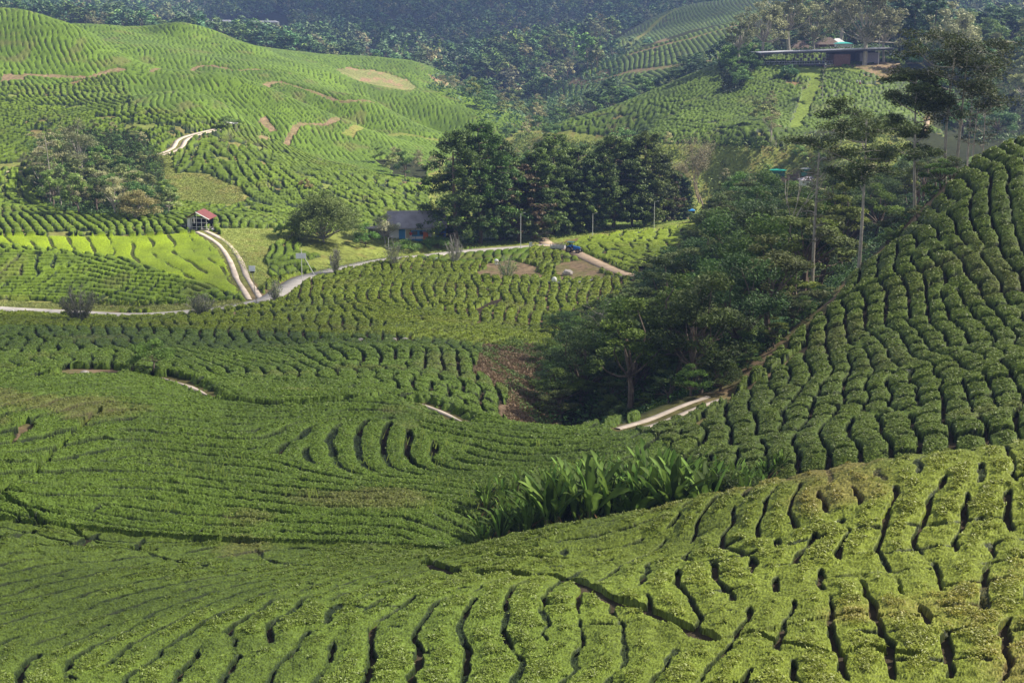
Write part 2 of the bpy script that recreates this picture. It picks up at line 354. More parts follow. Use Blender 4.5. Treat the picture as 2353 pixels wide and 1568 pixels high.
LINES=[ # bare soil edges and foot tracks
 ('soil','1640 915;1700 868;1760 820;1850 745;1905 690;1960 640;2030 580;2100 510;2160 440;2200 400;2225 372',1.2,90,160),
 ('soil','1600 985;1690 905;1790 850;1850 800',.6,80,125),
 ('soil','60 172;130 176;200 178;240 168;280 160',1.2,330,460),
 ('soil','350 166;450 157;540 162;600 160;690 156',1.0,380,470),
 ('soil','545 180;620 192;700 205;780 232;860 236',1.0,350,500),
 ('soil','600 320;680 292;760 280;820 284',1.0,300,420),
 ('grass','800 308;900 312;1000 322',1.6,300,480),
 ('gap','0 1141;45 1115;90 1088;165 1012;205 973;230 950',.12,62,95),
 ('gap','0 1145;40 1170;100 1213;165 1222;230 1258;320 1268;420 1262;520 1250',.12,60,85),
 ('gap','500 925;560 932;640 938;760 930;860 918;900 913',.5,88,110),
 ('gap','975 1300;1050 1328;1150 1325;1262 1332;1310 1340;1400 1390;1500 1420;1600 1462;1640 1480',.30,30,62),
 ('gap','1640 1480;1720 1465;1800 1490;1900 1515;2000 1505;2110 1522',.12,28,50),
 ('gap','1640 1480;1760 1462;1900 1428;2000 1425;2140 1432',.12,28,50),
 ('soil','930 785;860 790;800 785;700 790;640 790',1.0,130,170),
 ('soil','0 720;150 728;300 742;440 735;560 716',1.6,165,192),
 ('gap','930 785;1010 770;1080 755;1110 740',.5,130,200),
 ('gap','940 720;1010 706;1090 716;1150 690',.6,150,220),
 ('grass','1560 10;1500 60;1440 110',2.,600,900),('soil','1450 125;1520 105;1600 85;1690 60',2.0,600,760),
 ('soil','1250 175;1350 190;1450 165;1560 150;1640 140',2.5,520,700),
]
LINEW=[(c,resample([hit(q[0],q[1],a,b)[:2] for q in PL(p)],1.5),w_,a,b) for c,p,w_,a,b in LINES]
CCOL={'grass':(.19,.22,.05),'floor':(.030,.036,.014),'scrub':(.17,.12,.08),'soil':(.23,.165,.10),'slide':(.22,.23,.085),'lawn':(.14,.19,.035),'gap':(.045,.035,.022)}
CID={k:i+1 for i,k in enumerate(CCOL)}
def cover(x,y,z):
    """cover id for each point (0: nothing special) and the distances to bare lines"""
    u,v=uv(x/y,(z-CZ)/y); j=fbm(x,y,5.0,3,71); u2=u+j*F/y*1.6; v2=v+fbm(x,y,4.,2,77)*F/y*.35
    c=np.zeros(x.shape,np.int8)
    for nm,p,a,b in COVERS: c[inpoly(u2,v2,p)&(y>a)&(y<b)]=CID[nm]
    for nm,P,w_,a,b in LINEW:
        D,_=near_line(x.ravel(),y.ravel(),P,w_+1); m=(D.reshape(x.shape)+(j*.6+fbm(x,y,1.7,2,79)*.5)*min(1,w_)<w_); c[m]=CID[nm]
    return c,u,v
def grid(ns,smax,Ys):
    s=np.linspace(-smax,smax,ns); S,Yg=np.meshgrid(s,Ys,indexing='ij'); return S*Yg,Yg
def gridfaces(a,b):
    i=np.arange(a*b).reshape(a,b); return np.stack([i[:-1,:-1],i[1:,:-1],i[1:,1:],i[:-1,1:]],-1).reshape(-1,4)
def yrange(a,b,r): return np.exp(np.arange(math.log(a),math.log(b)+r,r))
# far forest line: beyond this no tea
def tea_zone(x,y,u,v):
    """zone id, 0 none"""
    z=np.zeros(x.shape,np.int8)
    z[y<64]=1
    z[(y>=64)&(y<99.5)]=2
    z[(y>=99.5)&(y<150)]=4; z[(y>=150)&(y<256)]=5
    z[(y>128)&(u>1465)&(y<260)]=0
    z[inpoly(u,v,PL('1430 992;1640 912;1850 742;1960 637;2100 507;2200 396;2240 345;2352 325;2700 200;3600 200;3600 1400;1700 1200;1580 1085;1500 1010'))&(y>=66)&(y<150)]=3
    z[(y>=150)&(y<300)&(u>2150)]=0
    z[inpoly(u,v,PL('1285 600;1335 547;1640 500;1705 476;1705 565;1560 610;1470 640;1400 600'))&(y>228)&(y<320)]=6
    m=(y>=193)&(y<262)&(u<575)&(v<700); z[m]=8
    z[inpoly(u,v,PL('-600 480;0 488;440 522;480 545;562 650;545 682;430 646;270 592;0 562;-600 530'))&(y>=196)&(y<266)]=7
    m=(y>=236)&(y<700)&(u<1215)&~((u<585)&(v>520)); z[m]=10
    z[inpoly(u,v,PL('-600 150;0 190;120 200;260 165;320 250;560 285;650 330;740 370;860 400;990 420;1010 600;-600 600'))&(y>=236)&(y<420)]=9
    z[inpoly(u,v,PL('590 650;618 562;690 552;850 556;1000 560;1060 575;880 594;740 622;690 630'))&(y>=200)&(y<262)]=8
    z[(y>=470)&(u>1215)]=0
    z[(u>1180)&(y>=335)&(y<472)]=11
    z[inpoly(u,v,PL('1165 268;1300 188;1450 120;1700 45;1800 100;1650 170;1500 225;1250 310'))&(y>520)&(y<760)]=12
    z[inpoly(u,v,PL('1380 112;1500 40;1560 8;1800 -60;1800 60;1450 132'))&(y>720)&(y<950)]=12
    return z
# ---------------- tea rows: direction traced from the photo, pattern grown as oriented stripes
SEGS="""
1700 1230 1712 1400;1900 1180 1880 1320;2231 1215 2310 1345;2100 1150 2085 1300;1560 1290 1650 1400;2000 1500 2010 1560;1500 1300 1480 1440
1180 1450 1240 1330;1000 1530 1050 1400;1300 1540 1320 1420;1380 1400 1395 1300;800 1530 850 1400;580 1493 610 1405;384 1521 476 1401;140 1477 290 1425;0 1400 140 1360;360 1310 600 1270;0 1560 30 1480;300 1380 480 1330;640 1350 860 1300;1750 1545 1760 1490;2200 1540 2215 1470
2250 1080 2270 1130;1000 1380 1100 1330;1150 1300 1250 1290
240 1065 540 1093;60 1110 200 1112;60 1080 220 1060;120 1040 280 1012;100 1142 260 1160;20 1100 120 1105;300 1120 480 1135;320 990 480 1000;340 1015 516 1035;0 1061 130 1018;0 1160 160 1222;200 1180 400 1220;600 1180 700 1215;740 1055 752 990;835 1060 850 990;915 1060 920 1000
933 980 1190 1020;950 1080 1200 1110;1000 1200 1090 1250;850 1200 1000 1190;600 1100 760 1130;200 940 330 935;100 960 180 930;650 960 850 950;500 1240 700 1245;1250 1040 1400 1030;1300 1120 1450 1100;60 1020 160 960
600 900 800 905;480 820 620 850;291 744 267 785;380 735 350 790;150 740 120 800;50 800 20 860;200 800 185 850;790 835 800 890;900 820 908 880;1000 810 1008 870;1060 880 1065 930;640 760 640 790;520 740 515 780
690 720 700 660;800 720 812 640;900 650 910 610;960 640 965 600;1050 680 1040 620;1120 630 1122 590;1250 740 1248 680;1330 700 1333 660;1400 680 1410 650;760 760 780 700;1000 760 1130 752;900 730 980 735;1150 760 1160 700;1250 620 1252 590;620 720 618 700;1200 680 1196 650
10 491 26 556;100 500 120 560;181 511 216 594;290 540 330 620;400 560 440 640;470 580 510 650;60 620 160 610;300 650 400 655;200 600 280 620;0 660 100 660
1350 575 1480 578;1500 535 1630 530;1450 600 1520 600;1640 540 1690 520
650 600 740 602;780 590 850 580;640 570 660 600
700 420 800 425;600 480 700 482;850 470 950 480;800 380 880 400;520 360 600 370;400 460 480 470;100 250 200 262;0 300 100 310;200 360 280 370;50 440 100 440;300 300 380 320;900 440 960 450
910 257 944 301;1000 270 1040 320;860 320 900 365;760 320 800 360;700 330 735 370;1060 240 1090 280
55 45 72 99;120 70 150 140;20 100 30 150;200 110 240 160;300 150 340 155;360 103 394 137;480 110 520 150;560 120 600 160;260 170 300 260;330 200 360 260;400 170 430 215;450 170 470 205;520 190 560 240;650 195 702 240;740 225 790 275;560 280 590 320;600 230 660 290;830 250 880 310;300 230 330 280;150 195 165 225
760 150 790 175;880 155 910 190;960 160 1000 195;1080 215 1100 240;290 66 320 100;420 62 430 95
1500 300 1620 250;1400 310 1450 285;1600 240 1680 190;1750 280 1860 255;1900 230 2010 210;1700 330 1800 310;1950 330 2050 310;1900 180 1990 170;2050 250 2110 250
1600 80 1606 125;1680 110 1685 145;1500 115 1506 150;1400 170 1408 205;1300 215 1308 245;1550 30 1555 65;1650 20 1655 50;1220 250 1226 275
2056 584 2080 690;2167 491 2190 590;2230 487 2298 642;2330 400 2350 480;2000 690 2040 800;1870 870 1885 950;1990 780 2030 860;2200 700 2240 790;2300 620 2340 720;2252 926 2290 1008;2100 880 2130 960;1900 1000 1910 1060;1700 970 1702 1010;1780 1000 1790 1060;2330 880 2350 960;2020 960 2040 1040;1930 720 1940 790;1820 860 1830 930;1600 1000 1605 1030
"""
sg=[]
for l in SEGS.strip().split('\n'):
    for p in l.split(';'):
        a=[float(q) for q in p.split()]
        ym=24
        if a[1]<330: ym=300
        h1=hit(a[0],a[1],ym); h2=hit(a[2],a[3],ym)
        if abs(math.log(h1[1]/h2[1]))>.35: continue
        th=math.atan2(h2[1]-h1[1],h2[0]-h1[0]); my=(h1[1]+h2[1])/2
        sg.append((((h1[0]+h2[0])/2)/my,math.log(my),math.cos(2*th),math.sin(2*th)))
sg=np.array(sg)
def theta(x,y):
    s=x/y; L=np.log(y); num=0; c=0; q=0
    for a,b,cc,ss in sg:
        w_=1/((s-a)**2+((L-b)*1.0)**2+2e-4)**1.6; c=c+w_*cc; q=q+w_*ss
    return .5*np.arctan2(q,c)
def stripes(x0,x1,y0,y1,res,spac,seed,cross=False,iters=9,sig=.22,sa=.30):
    nx=int((x1-x0)/res); ny=int((y1-y0)/res); r_=np.random.default_rng(seed)
    cx=np.linspace(x0,x1,max(8,nx//6)); cyy=np.linspace(y0,y1,max(8,ny//6)); X,Y=np.meshgrid(cx,cyy,indexing='ij')
    th=theta(X,Y)+fbm(X,Y,14.,2,seed)*.14+(math.pi/2 if cross else 0)
    c2,s2=np.cos(2*th),np.sin(2*th); fi=np.linspace(0,len(cx)-1.001,nx); fj=np.linspace(0,len(cyy)-1.001,ny)
    def up(a):
        i=fi.astype(int);f=(fi-i)[:,None];a=a[i]*(1-f)+a[i+1]*f;j=fj.astype(int);g=(fj-j)[None];return a[:,j]*(1-g)+a[:,j+1]*g
    th=np.mod(.5*np.arctan2(up(s2),up(c2))+math.pi/2,math.pi)   # wave vector direction
    K=14; kb=th/(math.pi/K); W=[np.clip(1-np.abs((kb-k+K/2)%K-K/2),0,1) for k in range(K)]
    fx=np.fft.fftfreq(nx,res)[:,None]; fy=np.fft.rfftfreq(ny,res)[None]; f=np.hypot(fx,fy)+1e-9; an=np.arctan2(fy,fx); f0=1/spac
    H=[]
    for k in range(K):
        d=(an-k*math.pi/K+math.pi/2)%math.pi-math.pi/2; H.append(np.exp(-.5*((f-f0)/(sig*f0))**2-.5*(d/sa)**2).astype(np.float32))
    r=r_.standard_normal((nx,ny))
    for it in range(iters):
        Fr=np.fft.rfft2(r); o=np.zeros((nx,ny))
        for k in range(K):
            if W[k].max()>0: o+=W[k]*np.fft.irfft2(Fr*H[k],s=(nx,ny))
        r=np.tanh(o/(o.std()+1e-9)*1.6)
    o=o/(o.std()+1e-9)
    e=o*o; fr=np.fft.rfft2(e)*np.exp(-.5*(f*spac*1.1*2.2)**2); e=np.fft.irfft2(fr,s=(nx,ny)); o=o/np.sqrt(2*np.maximum(e,.05))
    return (x0,y0,(x1-x0)/(nx-1),(y1-y0)/(ny-1),o.astype(np.float32))
def samp(fld,x,y):
    x0,y0,dx,dy,a=fld; return cubic(a,(x-x0)/dx,(y-y0)/dy)
print('rows',time.time()-T0)
GA=(-122,122,22,268); GB=(-300,300,256,735)
RA=stripes(*GA,.33,1.55,1); CA=stripes(*GA,.4,2.6,2,cross=True,iters=4,sig=.4,sa=.5)
RB=stripes(*GB,.5,1.55,3,iters=8); CB=stripes(*GB,.7,2.6,4,cross=True,iters=3,sig=.4,sa=.5)
RBF=stripes(-122,20,185,268,.5,2.9,5)
RF=stripes(-34,34,22,70,.25,1.32,6,iters=5,sig=.3,sa=.42)
print('rows done',time.time()-T0)
# zone: height, gap level (rows), gap softness, cross gap level, holes, lush colour, dark colour (old leaves with seam shade painted in), flush amount
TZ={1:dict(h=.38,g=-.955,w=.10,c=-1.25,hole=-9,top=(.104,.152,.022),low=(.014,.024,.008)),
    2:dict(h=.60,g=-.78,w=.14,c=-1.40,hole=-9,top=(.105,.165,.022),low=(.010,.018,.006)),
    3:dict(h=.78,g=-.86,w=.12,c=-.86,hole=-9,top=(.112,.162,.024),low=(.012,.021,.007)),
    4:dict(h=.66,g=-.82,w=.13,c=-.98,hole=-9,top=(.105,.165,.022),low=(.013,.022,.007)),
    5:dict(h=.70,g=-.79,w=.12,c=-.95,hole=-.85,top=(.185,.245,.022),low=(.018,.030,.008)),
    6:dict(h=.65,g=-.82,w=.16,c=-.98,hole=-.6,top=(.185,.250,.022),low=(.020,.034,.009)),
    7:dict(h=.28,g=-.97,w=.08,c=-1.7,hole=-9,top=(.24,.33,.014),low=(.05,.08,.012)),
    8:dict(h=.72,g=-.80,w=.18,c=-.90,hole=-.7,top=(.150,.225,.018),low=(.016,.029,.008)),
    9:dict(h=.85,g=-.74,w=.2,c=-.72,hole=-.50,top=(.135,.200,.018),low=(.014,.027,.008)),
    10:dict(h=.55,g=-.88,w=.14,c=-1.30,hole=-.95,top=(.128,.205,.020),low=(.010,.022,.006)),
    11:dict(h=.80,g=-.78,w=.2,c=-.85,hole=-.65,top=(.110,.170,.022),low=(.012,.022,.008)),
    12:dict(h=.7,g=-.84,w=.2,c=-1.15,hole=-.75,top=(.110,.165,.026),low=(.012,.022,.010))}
def tea(x,y):
    sh=x.shape; x=x.ravel(); y=y.ravel()
    z,rd=ground(x,y,True); cv,u,v=cover(x,y,z); zone=tea_zone(x,y,u,v)
    near=y<262
    wv=.30*sstep(20,80,y); wv=wv*(1+.5*(y<64)); jx=x+vn(x,y,1.0,31)*.10+vn(x,y,.5,33)*.05+vn(x,y,3.2,35)*wv; jy=y+vn(x,y,1.0,37)*.10+vn(x,y,.5,38)*.05+vn(x,y,3.2,39)*wv
    r=np.where(near,samp(RA,jx,np.minimum(jy,267)),samp(RB,jx,np.clip(jy,257,733)))
    c=np.where(near,samp(CA,jx,np.minimum(jy,267)),samp(CB,jx,np.clip(jy,257,733)))
    m=zone==1
    if m.any(): r[m]=samp(RF,jx[m],np.minimum(jy[m],69.))
    m=zone==7
    if m.any(): r[m]=samp(RBF,jx[m],jy[m])
    m=zone==12
    if m.any():
        th=.12; r[m]=np.cos(2*math.pi*((x[m]+fbm(x[m],y[m],40,2,5)*5)/2.2)); c[m]=np.cos(2*math.pi*((y[m]+fbm(x[m],y[m],30,2,8)*9)/13.0))
    h=np.zeros(x.shape,np.float32); tcol=np.zeros((len(x),3),np.float32)
    n1=vn(x,y,.55,41)*.5+vn(x,y,.27,43)*.5; n2=fbm(x,y,3.6,3,47); n3=fbm(x,y,16.,3,53)
    wn=rng.random(x.shape).astype(np.float32)*2-1
    for k,p in TZ.items():
        m=np.where(zone==k)[0]
        if len(m)==0: continue
        rr=r[m]+n1[m]*(.07 if k in(1,2) else .13 if k<7 else .03); gl_=p['g']+n2[m]*(.12 if k in(1,2) else .2)
        top=sstep(gl_-.04,gl_+p['w'],rr)**.7                      # 0 in the gap, 1 on the table
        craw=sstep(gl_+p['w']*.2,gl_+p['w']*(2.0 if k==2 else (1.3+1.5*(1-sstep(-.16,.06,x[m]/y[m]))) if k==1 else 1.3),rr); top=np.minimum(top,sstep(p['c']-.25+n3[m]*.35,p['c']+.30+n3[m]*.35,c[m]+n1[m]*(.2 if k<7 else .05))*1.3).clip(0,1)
        if k in(1,): top=np.maximum(top,.85*sstep(.16,.34,fbm(x[m],y[m],3.6,2,59)-.04-.10*(1-sstep(-.30,.05,x[m]/y[m]))))  # closed canopy in places
        if k in(2,): top=np.maximum(top,.8*sstep(.22,.38,fbm(x[m],y[m],4.,2,61)))
        hole=fbm(x[m],y[m],4.5,3,67)
        top=top*sstep(p['hole'],p['hole']+.18,hole)
        hh=p['h']*(top*.93+.10*np.clip(rr,-1,1)*top)+n2[m]*.08*top+n1[m]*(.07 if k<7 else .02)*top
        gap=1-top
        hh=hh-.12
        h[m]=hh+wn[m]*(.028 if k in(1,3) else .045 if k<7 else .02)*(top>.02)
        mixv=np.clip((np.maximum(np.minimum(sstep(.88,1.,top),craw),.85*sstep(.32,.6,fbm(x[m],y[m],2.8,2,60))) if k in(1,2) else sstep(.88,1.,top))*(.80+.35*n2[m]+.3*n3[m])+wn[m]*(.16 if k<6 else .06),0,1)[:,None]  # seam shade painted into the leaf colour, over darker old leaves
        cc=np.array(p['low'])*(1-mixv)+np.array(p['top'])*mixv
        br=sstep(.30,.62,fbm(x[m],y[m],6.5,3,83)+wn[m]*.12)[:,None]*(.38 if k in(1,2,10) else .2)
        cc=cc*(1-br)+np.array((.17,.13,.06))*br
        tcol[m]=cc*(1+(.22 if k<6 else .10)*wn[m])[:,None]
    # right part of the near slope and the far half of some fields are yellower
    m=zone==1; ylw=sstep(-.15,.35,(x/y)+fbm(x,y,9,2,89)*.12)*m; tcol*= (1+np.stack([.36*ylw,.14*ylw,0*ylw],-1)); dk=(1-sstep(-.30,.05,x/y))*m*.08; tcol*=(1-dk)[:,None]
    m=(zone==8)&(y>190)
    off=(zone==0)|((cv>0)&(cv!=CID['gap']))
    edge=sstep(.15,.85,rd+n1*.5)*(~off)
    gm=(cv==CID['gap']); edge=edge*np.where(gm,.0,1)
    h=(h+.12)*edge-.12
    return x,y,z,h,zone,tcol,cv,u,v,rd
TEAMAT=attr_mat('tea_leaves',rough=.6,spec=.12,nscale=5.5,lo=.62,hi=1.32,bump=.5)
TEALEAF=attr_mat('tea_leaf_tips',rough=.5,spec=.35,nscale=2.,lo=.8,hi=1.2,translucent=.3)
GROUNDM=attr_mat('earth_and_grass',rough=.95,spec=.1,nscale=1.3,lo=.6,hi=1.35,bump=.6)
TEALAB={1:('lime green tea hedges close in front, filling the bottom of the view','tea bushes on the near slope'),
 2:('dark green tea hedges in long swirling rows on the low dome behind the near slope',''),
 3:('shaded dark tea bushes in steep separate rows on the hill at the right edge',''),
 4:('tea bushes in rounded blocks between the dome and the terrace below the road',''),
 5:('sunlit tea blocks with red soil gaps just below the grey road',''),
 6:('low sunlit tea rows behind the blue tractor',''),
 7:('brightest yellow-green field of flat trimmed tea left of the red roofed hut',''),
 8:('broken clumps of tea around the twin wheel track and above the road',''),
 9:('loose clumpy tea bushes on the lower left hillside around the zigzag track',''),
 10:('neat tea rows running down the high rounded ridges at upper left',''),
 11:('tea rows on the hillside below the long dark building',''),
 12:('far pale blue-green tea plots on the slopes at top centre right','')}
def build_tea(ns,smax,Ys,first):
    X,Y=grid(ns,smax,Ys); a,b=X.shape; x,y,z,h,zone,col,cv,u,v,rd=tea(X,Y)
    V=np.stack([x,y,z+h],1); Fc=gridfaces(a,b); hf=h[Fc].max(1)
    # zone of a face: its first corner; keep faces that rise above the ground
    vis=(hf>-.06)&(zone[Fc[:,0]]>0)&((v[Fc[:,0]]>-60)|(y[Fc[:,0]]<300)); zf=zone[Fc[:,0]]
    return V,Fc,vis,zf,col,h,zone
TEA={}
def add_tea(res):
    V,Fc,vis,zf,col,h,zone=res
    for k in range(1,13):
        m=vis&(zf==k)
        if m.sum()<50: continue
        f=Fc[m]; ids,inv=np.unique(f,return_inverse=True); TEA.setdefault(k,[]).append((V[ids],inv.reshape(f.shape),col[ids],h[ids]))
import os
Q=float(os.environ.get('TQ','1'))
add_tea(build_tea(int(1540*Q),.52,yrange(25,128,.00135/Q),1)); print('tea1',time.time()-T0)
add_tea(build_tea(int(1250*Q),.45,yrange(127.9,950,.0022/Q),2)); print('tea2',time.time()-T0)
def leaf_tris(C,size,rg,up=.9):
    """one slim two-triangle leaf per centre"""
    n=len(C); nrm=rg.standard_normal((n,3)); nrm[:,2]=np.abs(nrm[:,2])+up; nrm/=np.linalg.norm(nrm,axis=1)[:,None]
    t=rg.standard_normal((n,3)); t-=(t*nrm).sum(1)[:,None]*nrm; t/=np.linalg.norm(t,axis=1)[:,None]; b=np.cross(nrm,t)
    s=np.asarray(size).reshape(-1,1)*np.ones((n,1))
    return np.stack([C-t*s,C+b*s*.38,C+t*s,C-b*s*.38],1).reshape(-1,3), np.arange(4*n).reshape(n,4)
for k,parts in TEA.items():
    Vs=[];Fs=[];Cs=[];o=0;mi=[]
    for V,f,c,h in parts: Vs.append(V);Fs.append(f+o);Cs.append(c);o+=len(V);mi.append(np.zeros(len(f)))
    if k in(1,2,3,4,5):
        V=np.concatenate([p[0] for p in parts]); c=np.concatenate([p[2] for p in parts]); h=np.concatenate([p[3] for p in parts])
        s=V[:,0]/V[:,1]; ok=np.where((h>TZ[k]['h']*.76)&(c[:,1]>TZ[k]['top'][1]*.5)&(np.abs(s)<.41))[0]; pr=(V[ok,1]/60.)**1.2*0+1
        N=int({1:300000,2:100000,3:150000,4:60000,5:110000}[k]*min(1,Q+.2)); q=rng.choice(ok,N)
        C=V[q]+rng.standard_normal((N,3))*np.array([.03,.05,.025]); sz=(.020+.0008*V[q,1])*(.7+.6*rng.random(N))
        LV,LF=leaf_tris(C,sz,rng,1.1); lc=c[q]*(1.05+.65*rng.random((N,1))**2)*np.array([1.12,1.05,.9]); Vs.append(LV);Fs.append(LF+o);Cs.append(np.repeat(lc,4,0)); mi.append(np.ones(N))
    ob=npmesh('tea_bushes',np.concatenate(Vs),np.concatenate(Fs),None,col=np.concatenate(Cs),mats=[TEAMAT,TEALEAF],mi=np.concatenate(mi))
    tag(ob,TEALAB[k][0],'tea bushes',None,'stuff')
del TEA
print('tea built',time.time()-T0)
# ---------------- ground sheet
def build_ground():
    Ys=np.concatenate([yrange(12,110,.008),yrange(111,300,.0045),yrange(301,900,.005),yrange(905,2650,.012)])
    X,Y=grid(700,.60,Ys); a,b=X.shape; x=X.ravel();y=Y.ravel()
    z,rd=ground(x,y,True); cv,u,v=cover(x,y,z); zone=tea_zone(x,y,u,v)
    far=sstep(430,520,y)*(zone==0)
    n=fbm(x,y,7,3,101); n2=fbm(x,y,2.2,2,103)
    base=np.array((.15,.095,.055))[None]*(1+.3*n[:,None]); gr=np.array(CCOL['grass'])[None]*(1+.25*n2[:,None])
    c=base*(1-.45*sstep(-.2,.5,n2)[:,None])+gr*.45*sstep(-.2,.5,n2)[:,None]
    m=np.isin(zone,(5,3)); c[m]=(np.array((.25,.155,.10))*(1+.3*n[m][:,None]))
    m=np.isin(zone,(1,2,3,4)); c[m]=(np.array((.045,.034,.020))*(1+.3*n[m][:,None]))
    m=zone==7; c[m]=np.array((.06,.07,.02))
    m=np.isin(zone,(8,9,11)); w_=sstep(-.6,.2,n[m])[:,None]; c[m]=np.array((.17,.20,.05))*w_+np.array((.19,.125,.065))*(1-w_)
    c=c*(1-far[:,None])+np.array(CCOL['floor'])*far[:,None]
    for k,i in CID.items():
        m=cv==i
        if m.any():
            cc=np.array(CCOL[k])*(1+.3*n[m][:,None])
            if k=='soil': w_=sstep(-.05,.35,n2[m]+.4*n[m])[:,None]*.65; cc=cc*(1-w_)+np.array((.15,.15,.05))*w_
            if k in('grass',): w_=sstep(.1,.6,n2[m]+n[m])[:,None]*.6; cc=cc*(1-w_)+np.array((.20,.15,.06))*w_
            if k=='slide': w_=sstep(.15,.4,n2[m]+n[m])[:,None]; cc=cc*(1-w_)+np.array((.30,.20,.12))*w_
            c[m]=cc
    m=(rd<1.3)&(rd>-3); w_=((1-sstep(.1,1.3,rd+n2*.5))*m)[:,None]*.55; c=c*(1-w_)+np.array((.16,.15,.05))*w_
    zz=z+n2*.06*(cv>0)
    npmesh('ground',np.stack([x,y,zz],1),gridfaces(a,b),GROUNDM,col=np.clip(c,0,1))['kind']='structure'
build_ground()
MAT_TAR=simple('worn_tar',(.36,.335,.31),.9,.22,.6,bump=.2); MAT_PALE=simple('pale_concrete',(.50,.42,.35),.9,.22,.9,bump=.3); MAT_DIRT=simple('packed_dirt',(.36,.27,.19),.95,.25,.7,bump=.4)
def strip(nm,lb,P,z,off,wd,mat,slab=.10):
    P=np.asarray(P); d=np.gradient(P,axis=0); d/=np.linalg.norm(d,axis=1)[:,None]; nrm=np.stack([-d[:,1],d[:,0]],1)
    V=[];n=len(P); jit=fbm(P[:,0],P[:,1],3.,2,207)*.12; wd=wd*(np.clip(np.minimum(np.arange(n)+1,n-np.arange(n))/6,.25,1) if nm=='path' else np.ones(n))
    for side,dz in((-.5,-.15),(-.5,slab),(0,slab+.02),(.5,slab),(.5,-.15)):
        q=P+nrm*(off+side*wd+(jit*np.sign(side) if side else 0*jit))[:,None] if True else None
        V.append(np.column_stack([q,z+dz]))
    V=np.stack(V,1).reshape(-1,3); i=np.arange(n*5).reshape(n,5)
    Fc=np.stack([i[:-1,:-1],i[1:,:-1],i[1:,1:],i[:-1,1:]],-1).reshape(-1,4)
    return V,Fc
for (nm,lb,px,wd,mk,offs),(P,z,hw) in zip(ROADS,ROADW):
    Vs=[];Fs=[];o=0
    for off in offs:
        V,Fc=strip(nm,lb,P,z,off,wd,None,.14 if P[:,1].mean()>300 else .06); Vs.append(V);Fs.append(Fc+o);o+=len(V)
    ob=npmesh(nm,np.concatenate(Vs),np.concatenate(Fs),{'tar':MAT_TAR,'pale':MAT_PALE,'dirt':MAT_DIRT}[mk]); tag(ob,lb,nm.split('_')[0],None,'structure')
print('ground',time.time()-T0)
# ---------------- trees
LEAFM=attr_mat('tree_leaves',rough=.6,spec=.25,nscale=.9,lo=.7,hi=1.3,translucent=.22,objvar=1.0)
BARKM=simple('bark',(.17,.13,.10),.9,.35,4.,bump=.5); PALEB=simple('pale_bark',(.40,.36,.30),.85,.25,3.,bump=.3); GREYB=simple('grey_twigs',(.34,.31,.29),.9,.2,6.); TWIGM=simple('brown_twigs',(.33,.25,.19),.9,.25,5.)
def limb(mb,p0,p1,r0,r1,rg,bend=.12,n=6,seg=4):
    p0=np.array(p0,float);p1=np.array(p1,float); L=np.linalg.norm(p1-p0); pts=[];
    off=rg.standard_normal(3)*L*bend
    for i in range(seg+1):
        t=i/seg; pts.append(p0*(1-t)+p1*t+off*math.sin(math.pi*t))
    mb.tube(pts,[r0*(1-i/seg)+r1*i/seg for i in range(seg+1)],n,cap=False); return pts
def clump_cards(cs,rs,n,size,rg,flat=.5,up=.6):
    """leaf-sized faces spread through ellipsoid clumps"""
    cs=np.asarray(cs,float); k=rg.integers(0,len(cs),n) if np.ndim(rs)==0 else rg.choice(len(cs),n,p=np.asarray(rs)**2/(np.asarray(rs)**2).sum())
    rs=np.broadcast_to(rs,(len(cs),)) if np.ndim(rs)==0 else np.asarray(rs)
    d=rg.standard_normal((n,3)); d/=np.linalg.norm(d,axis=1)[:,None]; rad=(rg.random(n)**.4)[:,None]
    C=cs[k]+d*rad*rs[k][:,None]*np.array([1,1,flat])
    V,Fc=leaf_tris(C,size*(.6+.8*rg.random(n)),rg,up); return V,Fc,k,n
def finish_tree(name,mb,bark,V,Fc,col,leafmat,onemesh=False):
    if onemesh:
        tv=np.concatenate(mb.V); tf=np.array([f for f in mb.F if len(f)==4]); c=np.concatenate([np.tile((.14,.11,.08),(len(tv),1)),col])
        o=npmesh(name,np.concatenate([tv,V]),np.concatenate([tf,Fc+len(tv)]),None,col=c,mats=[bark,leafmat],mi=np.concatenate([np.zeros(len(tf)),np.ones(len(Fc))])); return o
    e=empty(name,(0,0,0)); mb.build('trunk',bark,e,True)
    if V is not None: npmesh('crown',V,Fc,leafmat,e,col=col)
    return e
def leafcol(n,k,rg,c0,c1,per=4):
    kk=rg.random(k.max()+1)[k]*.6+rg.random(n)*.5; kk=np.clip(kk,0,1)[:,None]; c=np.array(c0)*(1-kk)+np.array(c1)*kk
    return np.repeat(c,per,0)
